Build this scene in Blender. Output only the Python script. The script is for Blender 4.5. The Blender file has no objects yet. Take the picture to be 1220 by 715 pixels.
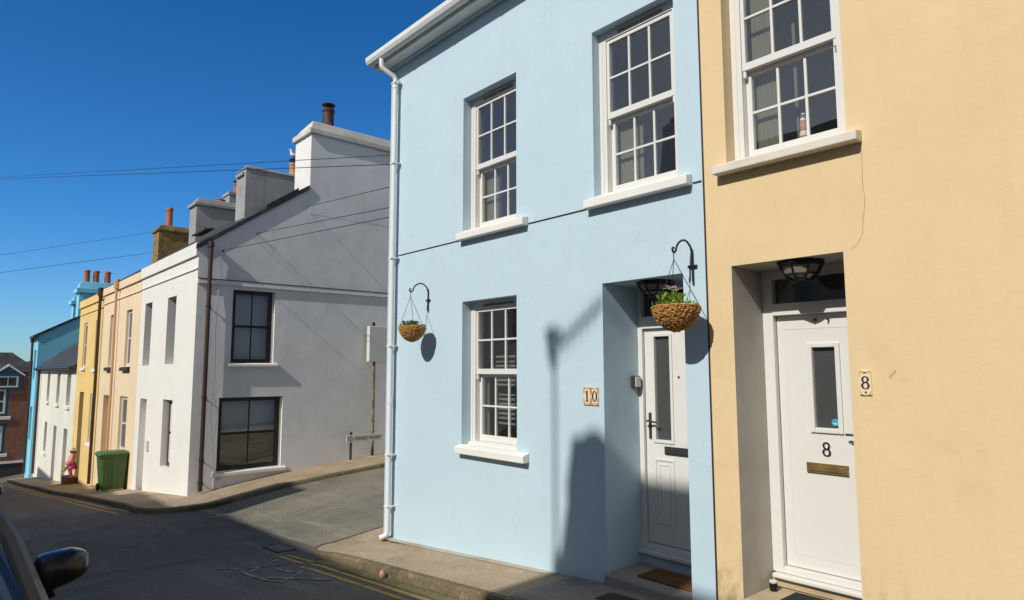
import bpy, math, random
from mathutils import Vector, Matrix
random.seed(7)
R = math.radians
scene = bpy.context.scene
COL = scene.collection
ORG = {}            # object -> world origin of its root

# ------------------------------------------------------------------ materials
def new_mat(name):
    m = bpy.data.materials.new(name); m.use_nodes = True
    nt = m.node_tree
    return m, nt, nt.nodes['Principled BSDF']

def N(nt, typ, **kw):
    n = nt.nodes.new(typ)
    for k, v in kw.items():
        if k in n.inputs: n.inputs[k].default_value = v
        else: setattr(n, k, v)
    return n

def noise(nt, vec, scale, detail=4, rough=.55):
    n = N(nt, 'ShaderNodeTexNoise'); n.inputs['Scale'].default_value = scale
    n.inputs['Detail'].default_value = detail; n.inputs['Roughness'].default_value = rough
    nt.links.new(vec, n.inputs['Vector']); return n.outputs['Fac']

def ramp(nt, fac, p0, p1, c0=(0,0,0,1), c1=(1,1,1,1)):
    r = N(nt, 'ShaderNodeValToRGB'); e = r.color_ramp.elements
    e[0].position = p0; e[1].position = p1; e[0].color = c0; e[1].color = c1
    nt.links.new(fac, r.inputs[0]); return r.outputs[0]

def mixc(nt, fac, a, b, mode='MIX'):
    m = N(nt, 'ShaderNodeMix'); m.data_type = 'RGBA'; m.blend_type = mode
    for sock, val in ((m.inputs[0], fac), (m.inputs[6], a), (m.inputs[7], b)):
        if isinstance(val, (int, float)): sock.default_value = val
        elif isinstance(val, tuple): sock.default_value = (*val[:3], 1)
        else: nt.links.new(val, sock)
    return m.outputs[2]

def pos(nt, scale=(1,1,1)):
    g = N(nt, 'ShaderNodeNewGeometry')
    mp = N(nt, 'ShaderNodeMapping'); mp.inputs['Scale'].default_value = scale
    nt.links.new(g.outputs['Position'], mp.inputs['Vector'])
    return mp.outputs[0]

def add_bump(nt, bsdf, layers):
    prev = None
    for scale, strength, dist in layers:
        b = N(nt, 'ShaderNodeBump'); b.inputs['Strength'].default_value = strength
        b.inputs['Distance'].default_value = dist
        nt.links.new(noise(nt, pos(nt), scale, 5), b.inputs['Height'])
        if prev: nt.links.new(prev, b.inputs['Normal'])
        prev = b.outputs[0]
    nt.links.new(prev, bsdf.inputs['Normal'])

def stucco(name, col, col2=None, dirt=None, dirt_amt=.25, bump=.5, streak=0, rough=.85, grime=None, cracks=0):
    """painted render: mottling, rain streaks, patchy dirt and a trowelled uneven surface"""
    m, nt, b = new_mat(name)
    col2 = col2 or tuple(c*.9 for c in col)
    c = mixc(nt, ramp(nt, noise(nt, pos(nt), 1.3, 6), .35, .68), col, col2)
    c = mixc(nt, ramp(nt, noise(nt, pos(nt), 38, 4), .3, .75, (0,0,0,1), (.35,.35,.35,1)), c, tuple(x*.86 for x in col))
    if streak:
        f = ramp(nt, noise(nt, pos(nt, (5,5,.28)), 1.6, 5), .5, .78, (0,0,0,1), (streak,streak,streak,1))
        c = mixc(nt, f, c, dirt or (.25,.24,.21))
    if dirt:
        f = ramp(nt, noise(nt, pos(nt), 2.7, 8, .65), .56, .75, (0,0,0,1), (dirt_amt,)*3+(1,))
        c = mixc(nt, f, c, dirt)
    if cracks:
        w_ = N(nt, 'ShaderNodeTexNoise'); w_.inputs['Scale'].default_value = 3.5; nt.links.new(pos(nt), w_.inputs['Vector'])
        ad = N(nt, 'ShaderNodeVectorMath', operation='MULTIPLY_ADD'); nt.links.new(w_.outputs['Color'], ad.inputs[0]); ad.inputs[1].default_value = (.5,.5,.5); nt.links.new(pos(nt), ad.inputs[2])
        vo = N(nt, 'ShaderNodeTexVoronoi', feature='DISTANCE_TO_EDGE'); vo.inputs['Scale'].default_value = .55; nt.links.new(ad.outputs[0], vo.inputs['Vector'])
        ln = ramp(nt, vo.outputs['Distance'], .0, .006, (1,1,1,1), (0,0,0,1)); mk = ramp(nt, noise(nt, pos(nt), .9, 3), .52, .62, (0,0,0,1), (cracks,cracks,cracks,1))
        c = mixc(nt, mixc(nt, 1.0, ln, mk, 'MULTIPLY'), c, tuple(x*.55 for x in col))
    if grime:   # algae blotches low on the wall: (colour, z low, z high, amount)
        gc, z0, z1, amt = grime
        g = N(nt, 'ShaderNodeNewGeometry'); s = N(nt, 'ShaderNodeSeparateXYZ'); nt.links.new(g.outputs['Position'], s.inputs[0])
        mr = N(nt, 'ShaderNodeMapRange'); nt.links.new(s.outputs['Z'], mr.inputs[0])
        mr.inputs[1].default_value = z0; mr.inputs[2].default_value = z1; mr.inputs[3].default_value = 1; mr.inputs[4].default_value = 0
        f = ramp(nt, noise(nt, pos(nt, (6,6,2.2)), 2.2, 8, .7), .47, .62)
        mu = N(nt, 'ShaderNodeMath', operation='MULTIPLY'); nt.links.new(f, mu.inputs[0]); nt.links.new(mr.outputs[0], mu.inputs[1])
        mu2 = N(nt, 'ShaderNodeMath', operation='MULTIPLY'); nt.links.new(mu.outputs[0], mu2.inputs[0]); mu2.inputs[1].default_value = amt
        c = mixc(nt, mu2.outputs[0], c, gc)
    nt.links.new(c, b.inputs['Base Color'])
    b.inputs['Roughness'].default_value = rough
    b.inputs['Specular IOR Level'].default_value = .25
    add_bump(nt, b, [(.9, bump*.34, .08), (6, bump*.10, .014), (80, bump*.45, .003)])
    return m

def plain(name, col, rough=.5, metal=0, var=.08, vs=20, bump=0, bscale=60, spec=.5, coat=0):
    m, nt, b = new_mat(name)
    c = mixc(nt, ramp(nt, noise(nt, pos(nt), vs, 5), .3, .7), col, tuple(max(0, x*(1-var)) for x in col))
    nt.links.new(c, b.inputs['Base Color'])
    b.inputs['Roughness'].default_value = rough; b.inputs['Metallic'].default_value = metal
    b.inputs['Specular IOR Level'].default_value = spec
    if coat: b.inputs['Coat Weight'].default_value = coat; b.inputs['Coat Roughness'].default_value = .03
    if bump: add_bump(nt, b, [(bscale, bump, .005)])
    return m

def two_tone(name, a, b_, scale, lo=.45, hi=.6, rough=.9, bump=.4, bscale=60, stretch=(1,1,1), third=None, bdist=.01):
    m, nt, b = new_mat(name)
    c = mixc(nt, ramp(nt, noise(nt, pos(nt, stretch), scale, 8, .65), lo, hi), a, b_)
    if third:
        col, s, l, h = third
        c = mixc(nt, ramp(nt, noise(nt, pos(nt), s, 6, .6), l, h), c, col)
    nt.links.new(c, b.inputs['Base Color']); b.inputs['Roughness'].default_value = rough
    b.inputs['Specular IOR Level'].default_value = .3
    if bump: add_bump(nt, b, [(bscale, bump, bdist), (bscale/9, bump*.5, bdist*3)])
    return m

def asphalt(name, base, patch, speck):
    m, nt, b = new_mat(name)
    c = mixc(nt, ramp(nt, noise(nt, pos(nt), .55, 8, .68), .42, .58), base, patch)
    c = mixc(nt, ramp(nt, noise(nt, pos(nt, (.35,2.2,1)), 1.3, 8, .7), .53, .63, (0,0,0,1), (.6,.6,.6,1)), c, tuple(x*1.4 for x in patch))
    c = mixc(nt, ramp(nt, noise(nt, pos(nt, (2.4,.7,1)), .8, 8, .7), .56, .64, (0,0,0,1), (.5,.5,.5,1)), c, tuple(x*.62 for x in base))
    c = mixc(nt, ramp(nt, noise(nt, pos(nt), 34, 3, .8), .50, .66, (0,0,0,1), (.55,.55,.55,1)), c, speck)
    c = mixc(nt, ramp(nt, noise(nt, pos(nt), 46, 3, .8), .54, .68, (0,0,0,1), (.7,.7,.7,1)), c, tuple(x*.35 for x in base))
    nt.links.new(c, b.inputs['Base Color']); b.inputs['Roughness'].default_value = .88
    b.inputs['Specular IOR Level'].default_value = .3
    add_bump(nt, b, [(45, .7, .012), (1.2, .3, .05)])
    return m
def concrete(name, base, dark, pale, moss):
    m, nt, b = new_mat(name)
    c = mixc(nt, ramp(nt, noise(nt, pos(nt), 1.1, 8, .7), .40, .60), base, dark)
    c = mixc(nt, ramp(nt, noise(nt, pos(nt), 3.7, 8, .75), .56, .66, (0,0,0,1), (.75,.75,.75,1)), c, pale)
    c = mixc(nt, ramp(nt, noise(nt, pos(nt), 2.3, 8, .75), .58, .68, (0,0,0,1), (.6,.6,.6,1)), c, moss)
    c = mixc(nt, ramp(nt, noise(nt, pos(nt), 30, 3, .8), .50, .68, (0,0,0,1), (.5,.5,.5,1)), c, pale)
    c = mixc(nt, ramp(nt, noise(nt, pos(nt), 42, 3, .8), .53, .68, (0,0,0,1), (.6,.6,.6,1)), c, tuple(x*.45 for x in dark))
    nt.links.new(c, b.inputs['Base Color']); b.inputs['Roughness'].default_value = .92; b.inputs['Specular IOR Level'].default_value = .25
    add_bump(nt, b, [(38, .7, .012), (3, .35, .04)])
    return m

def glass(name, tint=(.92,.95,.96), refl=1.0):
    m = bpy.data.materials.new(name); m.use_nodes = True; nt = m.node_tree
    nt.nodes.remove(nt.nodes['Principled BSDF']); out = nt.nodes['Material Output']
    t = N(nt, 'ShaderNodeBsdfTransparent'); t.inputs[0].default_value = (*tint, 1)
    g = N(nt, 'ShaderNodeBsdfGlossy'); g.inputs['Roughness'].default_value = .015
    g.inputs[0].default_value = (refl, refl, refl, 1)
    f = N(nt, 'ShaderNodeLayerWeight'); f.inputs['Blend'].default_value = .5
    bp_ = N(nt, 'ShaderNodeBump'); bp_.inputs['Strength'].default_value = .05; bp_.inputs['Distance'].default_value = .02
    nt.links.new(noise(nt, pos(nt), 1.7, 2), bp_.inputs['Height'])
    nt.links.new(bp_.outputs[0], g.inputs['Normal'])
    pw = N(nt, 'ShaderNodeMath', operation='POWER'); nt.links.new(f.outputs['Facing'], pw.inputs[0]); pw.inputs[1].default_value = 4.5
    ad = N(nt, 'ShaderNodeMath', operation='MULTIPLY_ADD'); nt.links.new(pw.outputs[0], ad.inputs[0]); ad.inputs[1].default_value = .84; ad.inputs[2].default_value = .155   # two panes
    mx = N(nt, 'ShaderNodeMixShader'); nt.links.new(ad.outputs[0], mx.inputs[0])
    nt.links.new(t.outputs[0], mx.inputs[1]); nt.links.new(g.outputs[0], mx.inputs[2])
    nt.links.new(mx.outputs[0], out.inputs['Surface'])
    return m

def brick_mat(name, c1, c2, mortar, scale=1.0, axis='x', bw=.23, bh=.075):
    """bricks on a wall that faces along the given axis"""
    m, nt, b = new_mat(name)
    g = N(nt, 'ShaderNodeNewGeometry'); s = N(nt, 'ShaderNodeSeparateXYZ'); nt.links.new(g.outputs['Position'], s.inputs[0])
    cb = N(nt, 'ShaderNodeCombineXYZ'); nt.links.new(s.outputs['Y' if axis == 'x' else 'X'], cb.inputs[0]); nt.links.new(s.outputs['Z'], cb.inputs[1])
    br = N(nt, 'ShaderNodeTexBrick'); nt.links.new(cb.outputs[0], br.inputs['Vector'])
    br.inputs['Color1'].default_value = (*c1, 1); br.inputs['Color2'].default_value = (*c2, 1); br.inputs['Mortar'].default_value = (*mortar, 1)
    br.inputs['Scale'].default_value = scale; br.inputs['Brick Width'].default_value = bw; br.inputs['Row Height'].default_value = bh
    br.inputs['Mortar Size'].default_value = .008; br.inputs['Bias'].default_value = 0
    c = mixc(nt, ramp(nt, noise(nt, pos(nt), 3, 6), .35, .7, (0,0,0,1), (.6,.6,.6,1)), br.outputs['Color'], tuple(x*.55 for x in c1))
    nt.links.new(c, b.inputs['Base Color']); b.inputs['Roughness'].default_value = .9
    add_bump(nt, b, [(40, .5, .01)])
    return m

def slate_mat(name, c1, c2):
    m, nt, b = new_mat(name)
    br = N(nt, 'ShaderNodeTexBrick'); g = N(nt, 'ShaderNodeNewGeometry')
    s = N(nt, 'ShaderNodeSeparateXYZ'); nt.links.new(g.outputs['Position'], s.inputs[0])
    cb = N(nt, 'ShaderNodeCombineXYZ'); nt.links.new(s.outputs['X'], cb.inputs[0]); nt.links.new(s.outputs['Z'], cb.inputs[1])
    nt.links.new(cb.outputs[0], br.inputs['Vector'])
    br.inputs['Color1'].default_value = (*c1, 1); br.inputs['Color2'].default_value = (*c2, 1); br.inputs['Mortar'].default_value = (.01,.01,.012,1)
    br.inputs['Scale'].default_value = 1; br.inputs['Brick Width'].default_value = .3; br.inputs['Row Height'].default_value = .14; br.inputs['Mortar Size'].default_value = .01
    c = mixc(nt, ramp(nt, noise(nt, pos(nt), 2.2, 7), .5, .72, (0,0,0,1), (.6,.6,.6,1)), br.outputs['Color'], (.12,.11,.09))
    nt.links.new(c, b.inputs['Base Color']); b.inputs['Roughness'].default_value = .6
    add_bump(nt, b, [(25, .5, .01)])
    return m

M = {}
M['blue'] = stucco('pale blue render', (.515,.655,.735), (.495,.635,.715), dirt=(.44,.55,.60), dirt_amt=.22, bump=.7, streak=.16, cracks=.16)
M['yellow'] = stucco('pale ochre render', (.755,.58,.34), (.72,.545,.31), dirt=(.60,.44,.25), dirt_amt=.35, bump=.75, streak=.18, cracks=.2,
                     grime=((.30,.23,.10), -.15, .42, .7))
M['reveal_grey'] = stucco('bare cement reveal', (.56,.51,.44), (.46,.42,.36), dirt=(.3,.26,.21), dirt_amt=.4, bump=.5, streak=.2)
M['white_wall'] = stucco('white painted render', (.80,.785,.74), (.77,.755,.71), dirt=(.60,.57,.49), dirt_amt=.35, bump=.5, streak=.14)
M['gable'] = stucco('weathered white render', (.80,.795,.77), (.70,.70,.68), dirt=(.50,.49,.47), dirt_amt=.28, bump=.5, streak=.2)
M['beige'] = stucco('beige peach render', (.82,.655,.45), (.76,.59,.40), dirt=(.6,.45,.3), dirt_amt=.35, streak=.2)
M['ochre'] = stucco('yellow ochre render', (.82,.60,.24), (.73,.52,.20), dirt=(.5,.34,.12), dirt_amt=.35,
                    grime=((.42,.34,.2), -2.6, -1.7, .6))
M['cottage_white'] = stucco('old limewash', (.78,.77,.68), (.70,.69,.60), dirt=(.55,.52,.40), dirt_amt=.5, streak=.25)
M['azure'] = stucco('bright azure render', (.24,.64,.84), (.21,.58,.78), dirt=(.16,.5,.66), dirt_amt=.3)
M['cement'] = stucco('grey cement render', (.36,.36,.36), (.29,.29,.29), dirt=(.16,.15,.13), dirt_amt=.5, bump=.8, streak=.35)
M['cap'] = stucco('weathered chimney cap', (.66,.64,.58), (.5,.48,.43), dirt=(.3,.25,.17), dirt_amt=.6, bump=.7, streak=.3)
M['brownstone'] = two_tone('brown stone', (.30,.20,.075), (.15,.10,.045), 4, .4, .65, bump=.8, bscale=14, bdist=.03)
M['white_pvc'] = plain('white gloss plastic', (.715,.705,.672), rough=.28, var=.03, vs=8)
M['white_pipe'] = plain('white pipe plastic', (.78,.78,.76), rough=.4, var=.07, vs=5)
M['sill'] = stucco('white painted sill', (.80,.79,.74), (.76,.745,.69), dirt=(.62,.6,.52), dirt_amt=.3, bump=.3)
M['sill_old'] = stucco('worn stone sill', (.72,.67,.59), (.62,.57,.49), dirt=(.4,.33,.22), dirt_amt=.5, bump=.6)
M['brown_frame'] = plain('dark brown paint', (.028,.016,.012), rough=.35)
M['brown_pipe'] = plain('maroon brown pipe', (.055,.026,.02), rough=.45)
M['tan_pipe'] = plain('tan painted pipe', (.58,.34,.18), rough=.5)
M['vent'] = plain('grey vent slot', (.22,.19,.16), rough=.6)
M['white_gasket'] = plain('grey rubber seal', (.20,.20,.19), rough=.6)
M['black'] = plain('black painted iron', (.012,.012,.013), rough=.4)
M['black_gloss'] = plain('black gloss plastic', (.010,.008,.008), rough=.24, coat=.2, spec=.35)
M['dark_grey'] = plain('dark grey metal', (.06,.06,.058), rough=.4, metal=.4)
M['brass'] = plain('aged brass', (.40,.28,.11), rough=.35, metal=.6, var=.4, vs=12)
M['chrome'] = plain('polished chrome', (.62,.6,.58), rough=.12, metal=1)
M['glass'] = glass('window glass')
M['far_glass'] = plain('dark window glass', (.065,.068,.066), rough=.06, spec=.8)
M['lamp_glass'] = plain('frosted lamp glass', (.30,.25,.20), rough=.3)
M['room'] = plain('dim room wall', (.60,.58,.54), rough=.9)
M['curtain'] = plain('olive cream curtain', (.17,.16,.105), rough=.9)
M['net'] = plain('grey net curtain', (.50,.49,.47), rough=1)
M['olive'] = two_tone('olive reflection tint', (.26,.25,.13), (.12,.12,.07), 2.6, .42, .6, bump=0, stretch=(1,1,4))
M['slat_reflection'] = plain('pale reflection slats', (.22,.22,.19), rough=.7)
M['slate'] = slate_mat('dark slate', (.05,.052,.06), (.035,.036,.042))
M['slate_edge'] = plain('slate edge', (.05,.045,.04), rough=.8, var=.5, vs=6)
M['terracotta'] = plain('terracotta pot', (.45,.13,.05), rough=.8, var=.3, vs=8)
M['brick_step'] = plain('brown quarry step', (.24,.105,.055), rough=.8, var=.4, vs=6)
M['buff_pot'] = plain('buff clay pot', (.50,.27,.10), rough=.8, var=.35, vs=8)
M['sooty_pot'] = two_tone('sooty brown pot', (.10,.05,.035), (.035,.022,.018), 7, .4, .6, rough=.7)
M['road'] = asphalt('dark asphalt', (.122,.102,.086), (.150,.127,.108), (.25,.22,.19))
M['side_road'] = asphalt('worn grey asphalt', (.150,.142,.108), (.225,.20,.15), (.36,.33,.27))
M['pavement'] = concrete('brown concrete pavement', (.42,.325,.215), (.31,.23,.14), (.54,.46,.36), (.22,.17,.095))
M['pave_grey'] = concrete('grey slab concrete', (.30,.265,.225), (.22,.19,.16), (.38,.34,.29), (.17,.15,.12))
M['kerb'] = concrete('old mossy kerb', (.20,.155,.09), (.10,.08,.045), (.30,.25,.17), (.085,.08,.035))
M['fillet'] = concrete('pale mortar fillet', (.50,.45,.37), (.36,.30,.22), (.62,.58,.5), (.3,.25,.17))
M['gutter'] = concrete('gritty channel', (.20,.175,.085), (.11,.095,.045), (.30,.27,.14), (.10,.115,.035))
M['step'] = two_tone('worn concrete step', (.34,.31,.27), (.24,.215,.18), 3, .4, .65, bump=.5)
M['step_warm'] = two_tone('sandy concrete step', (.50,.40,.26), (.40,.31,.2), 3, .4, .65, bump=.5)
M['yellow_line'] = two_tone('worn yellow road paint', (.50,.30,.075), (.22,.15,.06), 7, .5, .68, bump=.4, bscale=90)
M['ghost_line'] = two_tone('worn white road paint', (.34,.32,.30), (.16,.145,.13), 9, .4, .58, bump=0)
M['bar_steel'] = plain('worn steel bars', (.26,.24,.21), rough=.6, var=.3)
M['iron'] = plain('cast iron', (.07,.065,.06), rough=.55, metal=.5, var=.4, vs=14)
M['mat'] = two_tone('coir matting', (.22,.10,.028), (.12,.055,.018), 45, .4, .6, bump=1, bscale=180)
M['mat_dark'] = two_tone('charcoal matting', (.04,.038,.035), (.02,.02,.02), 45, .4, .6, bump=1, bscale=180)
M['wicker'] = two_tone('woven seagrass', (.66,.37,.11), (.34,.15,.035), 60, .38, .62, bump=1, bscale=120, rough=.7)
M['leaf'] = plain('green leaf', (.27,.42,.055), rough=.5, var=.5, vs=40)
M['leaf_dark'] = plain('deep green leaf', (.085,.17,.06), rough=.5, var=.5, vs=40)
M['petal'] = plain('pale pink petal', (.85,.72,.70), rough=.7)
M['soil'] = plain('dark compost', (.03,.02,.013), rough=1)
M['bin'] = plain('green bin plastic', (.062,.135,.035), rough=.42, var=.2, vs=6)
M['rubber'] = plain('black rubber', (.015,.015,.015), rough=.8)
M['cream_tile'] = plain('cream glazed tile', (.80,.66,.48), rough=.2, var=.06)
M['orange_glaze'] = plain('orange tile glaze', (.62,.30,.06), rough=.25, var=.4, vs=60)
M['yellow_glaze'] = plain('yellow tile glaze', (.70,.38,.015), rough=.25)
M['digit'] = plain('dark brown numeral', (.035,.016,.01), rough=.4)
M['sign_white'] = plain('white sign enamel', (.62,.62,.60), rough=.4, var=.08, vs=6)
M['cabinet'] = plain('pale grey cabinet', (.66,.66,.60), rough=.6, var=.08, vs=5)
M['post_rust'] = two_tone('peeling yellow green post', (.30,.25,.10), (.10,.085,.06), 7, .4, .6)
M['pink'] = plain('pink cloth', (.75,.30,.27), rough=.9)
M['magenta'] = plain('magenta cloth', (.58,.10,.33), rough=.9, var=.3, vs=30)
M['skin'] = plain('skin', (.62,.38,.27), rough=.6)
M['hat'] = plain('pale straw hat', (.62,.58,.48), rough=.9)
M['yellow_plastic'] = plain('yellow plastic', (.70,.55,.10), rough=.4)
M['feather_white'] = plain('white feathers', (.82,.82,.80), rough=.8)
M['feather_grey'] = plain('grey feathers', (.36,.38,.40), rough=.8)
M['beak'] = plain('yellow beak', (.7,.42,.05), rough=.5)
M['car_paint'] = plain('bronze grey car paint', (.15,.125,.10), rough=.42, metal=.35, coat=.25, var=.03)
M['car_paint2'] = plain('dark blue car paint', (.02,.035,.07), rough=.25, metal=.5, coat=1, var=.03)
M['car_glass'] = glass('car glass', (.45,.5,.48))
M['car_trim'] = plain('black car trim', (.02,.02,.02), rough=.5)
M['headlamp'] = plain('clear headlamp', (.7,.72,.75), rough=.08, metal=.6)
M['mirror'] = plain('mirror silver', (.8,.8,.82), rough=.02, metal=1)
M['redbrick'] = brick_mat('dark red brick', (.34,.135,.075), (.22,.085,.05), (.22,.17,.13))
M['teal_paint'] = plain('teal paint', (.03,.16,.20), rough=.5)
M['teal_dark'] = plain('dark teal boards', (.03,.14,.22), rough=.6)
M['plinth'] = plain('dark plinth', (.045,.04,.042), rough=.8)
M['peach'] = stucco('salmon render', (.62,.36,.25), (.55,.31,.21), dirt=(.4,.25,.18))
M['cable'] = plain('black cable', (.02,.02,.022), rough=.6)
M['sticker'] = plain('blue sticker', (.04,.34,.52), rough=.4)
M['opp_wall'] = stucco('cream render opposite', (.62,.60,.55))
M['opp_wall2'] = stucco('pale grey render opposite', (.55,.55,.54))
M['opp_wall3'] = stucco('white render opposite', (.72,.72,.70))
M['tile_scrape'] = plain('bare patch of render', (.56,.36,.14), rough=.95)
M['crack'] = plain('hairline crack', (.32,.21,.09), rough=.95)
M['coral'] = plain('salmon brick chip', (.62,.28,.17), rough=.9)
M['lilac'] = plain('lilac shade tint', (.32,.28,.40), rough=.6)  # colours frames and doors like the bluish shade in their openings
M['grass'] = plain('grass blades', (.09,.17,.03), rough=.7, var=.4, vs=30)

# ------------------------------------------------------------------ mesh helpers
class MB:
    def __init__(s): s.v = []; s.f = []
    def poly(s, pts):
        i = len(s.v); s.v += [tuple(p) for p in pts]; s.f.append(list(range(i, i+len(pts)))); return s
    def quad(s, a, b, c, d): return s.poly((a, b, c, d))
    def hexa(s, p):      # 8 points: bottom ring 0-3, top ring 4-7
        i = len(s.v); s.v += [tuple(q) for q in p]
        for f in ((3,2,1,0), (4,5,6,7), (0,1,5,4), (1,2,6,5), (2,3,7,6), (3,0,4,7)): s.f.append([i+k for k in f])
        return s
    def box(s, x0, x1, y0, y1, z0, z1):
        return s.hexa([(x0,y0,z0),(x1,y0,z0),(x1,y1,z0),(x0,y1,z0),(x0,y0,z1),(x1,y0,z1),(x1,y1,z1),(x0,y1,z1)])
    def bev(s, x0, x1, y0, y1, z0, z1, b=.01):   # box with chamfered long edges
        pts = []
        for z, e in ((z0, b), (z0+b, 0), (z1-b, 0), (z1, b)):
            pts.append([(x0+e,y0+e,z),(x1-e,y0+e,z),(x1-e,y1-e,z),(x0+e,y1-e,z)])
        i = len(s.v)
        for r in pts: s.v += r
        s.f.append([i+3,i+2,i+1,i]); s.f.append([i+12,i+13,i+14,i+15])
        for k in range(3):
            for j in range(4):
                a = i+4*k+j; c = i+4*k+(j+1) % 4
                s.f.append([a, c, c+4, a+4])
        return s
    def prism(s, ring, d):       # ring of points extruded by vector d
        n = len(ring); i = len(s.v); d = Vector(d)
        s.v += [tuple(p) for p in ring] + [tuple(Vector(p)+d) for p in ring]
        s.f.append(list(range(i, i+n))[::-1]); s.f.append(list(range(i+n, i+2*n)))
        for k in range(n): s.f.append([i+k, i+(k+1) % n, i+n+(k+1) % n, i+n+k])
        return s
    def tube(s, path, r, n=8, cap=True):
        path = [Vector(p) for p in path]; rr = r if isinstance(r, (list, tuple)) else [r]*len(path)
        i = len(s.v); up = Vector((.013, .021, 1))
        prev = None
        for k, p in enumerate(path):
            t = (path[min(k+1, len(path)-1)] - path[max(k-1, 0)]).normalized()
            if prev is None:
                a = t.cross(up)
                if a.length < .05: a = t.cross(Vector((1, 0, 0)))
                a.normalize()
            else:
                a = (prev - t*prev.dot(t)).normalized()
            prev = a; b = t.cross(a)
            for j in range(n):
                th = 2*math.pi*j/n
                s.v.append(tuple(p + a*math.cos(th)*rr[k] + b*math.sin(th)*rr[k]))
        for k in range(len(path)-1):
            for j in range(n):
                a = i+k*n+j; b = i+k*n+(j+1) % n
                s.f.append([a, b, b+n, a+n])
        if cap:
            s.f.append([i+j for j in range(n)][::-1]); s.f.append([i+(len(path)-1)*n+j for j in range(n)])
        return s
    def lathe(s, c, prof, n=20, cap=True):     # prof: (r, z) about vertical axis at c
        i = len(s.v)
        for r, z in prof:
            for j in range(n):
                th = 2*math.pi*j/n
                s.v.append((c[0]+r*math.cos(th), c[1]+r*math.sin(th), c[2]+z))
        for k in range(len(prof)-1):
            for j in range(n):
                a = i+k*n+j; b = i+k*n+(j+1) % n
                s.f.append([a, b, b+n, a+n])
        if cap:
            s.f.append([i+j for j in range(n)][::-1]); s.f.append([i+(len(prof)-1)*n+j for j in range(n)])
        return s
    def loft(s, rings, cap=True, closed=True):
        i = len(s.v); n = len(rings[0])
        for r in rings: s.v += [tuple(p) for p in r]
        for k in range(len(rings)-1):
            for j in range(n if closed else n-1):
                a = i+k*n+j; b = i+k*n+(j+1) % n
                s.f.append([a, b, b+n, a+n])
        if cap:
            s.f.append([i+j for j in range(n)][::-1]); s.f.append([i+(len(rings)-1)*n+j for j in range(n)])
        return s
    def ell(s, c, rx, ry, rz, n=12, m=8):
        c = Vector(c); rings = []
        for k in range(m+1):
            a = -math.pi/2 + math.pi*k/m
            q = max(math.cos(a), .02)
            rings.append([(c.x+rx*q*math.cos(2*math.pi*j/n), c.y+ry*q*math.sin(2*math.pi*j/n), c.z+rz*math.sin(a)) for j in range(n)])
        return s.loft(rings)
    def build(s, name, mat, parent=None, smooth=False, bevel=0):
        o0 = ORG.get(parent, Vector((0, 0, 0)))
        me = bpy.data.meshes.new(name)
        me.from_pydata([tuple(Vector(p)-o0) for p in s.v], [], s.f)
        me.validate(); me.update()
        if mat: me.materials.append(M[mat] if isinstance(mat, str) else mat)
        o = bpy.data.objects.new(name, me); COL.objects.link(o)
        if parent: o.parent = parent
        ORG[o] = o0
        if smooth:
            for p in me.polygons: p.use_smooth = True
            try: me.set_sharp_from_angle(angle=R(40))
            except Exception: pass
        if bevel:
            md = o.modifiers.new('bevel', 'BEVEL'); md.width = bevel; md.segments = 2; md.limit_method = 'ANGLE'; md.angle_limit = R(40)
        return o

def thing(name, label, cat, loc, group=None):
    o = bpy.data.objects.new(name, None); COL.objects.link(o); o.location = loc
    o.empty_display_size = .2
    o['label'] = label; o['category'] = cat
    if group: o['group'] = group
    ORG[o] = Vector(loc); return o
def tag(o, label, cat, group=None):
    o['label'] = label; o['category'] = cat
    if group: o['group'] = group
    return o
def struct(o): o['kind'] = 'structure'; return o
def copy_tree(o, parent=None):
    c = o.copy(); COL.objects.link(c)
    if parent: c.parent = parent
    for ch in list(o.children): copy_tree(ch, c)
    return c

# ------------------------------------------------------------------ terrain
PX = [-120,-60,-40.2,-32.6,-28.2,-24.95,-19.8,-14.98,-7.556,-4.02,-3.0,3,40]
PZ = [-12,-5.85,-3.52,-2.79,-2.33,-2.02,-1.44,-.94,-.5,-.217,-.17,.30,2.5]
def P(x):
    if x <= PX[0]: return PZ[0]
    if x >= PX[-1]: return PZ[-1]
    for i in range(len(PX)-1):
        if PX[i] <= x <= PX[i+1]:
            t = (x-PX[i])/(PX[i+1]-PX[i]); return PZ[i]+t*(PZ[i+1]-PZ[i])
def rise(y):
    t = max(0, min(8, y+.45)); return .16*t-.01*t*t
def road(x, y): return P(x)-.1+rise(y)*max(0, min(1, (-7.5-x)/.35))     # only the side street climbs

def frange(a, b, st):
    n = max(1, int(round((b-a)/st))); return [a+(b-a)*i/n for i in range(n+1)]
def sheet(name, xs, ys, off, mat):
    mb = MB(); n = len(ys)
    for x in xs:
        for y in ys: mb.v.append((x, y, road(x, y)+off))
    for i in range(len(xs)-1):
        for j in range(n-1): mb.f.append([i*n+j, (i+1)*n+j, (i+1)*n+j+1, i*n+j+1])
    return struct(mb.build(name, mat, smooth=True))
xs = [-900,-400,-200,-120]+frange(-110,-62,4)+frange(-60,8,.5)+[12,20,40,120,400,900]
ys = [-900,-300,-100,-50,-30,-20]+frange(-15,8,.5)+[10,16,30,60,200,900]
xs = sorted(set(xs+PX+[-7.5,-7.85])); ys = sorted(set(ys+[-.45]))
sheet('road', xs, ys, 0, 'road')
sheet('side_road', frange(-13.7,-8.0,.2), [-.70,-.45]+frange(-.45,25.8,.25)[1:], .005, 'side_road')

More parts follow.
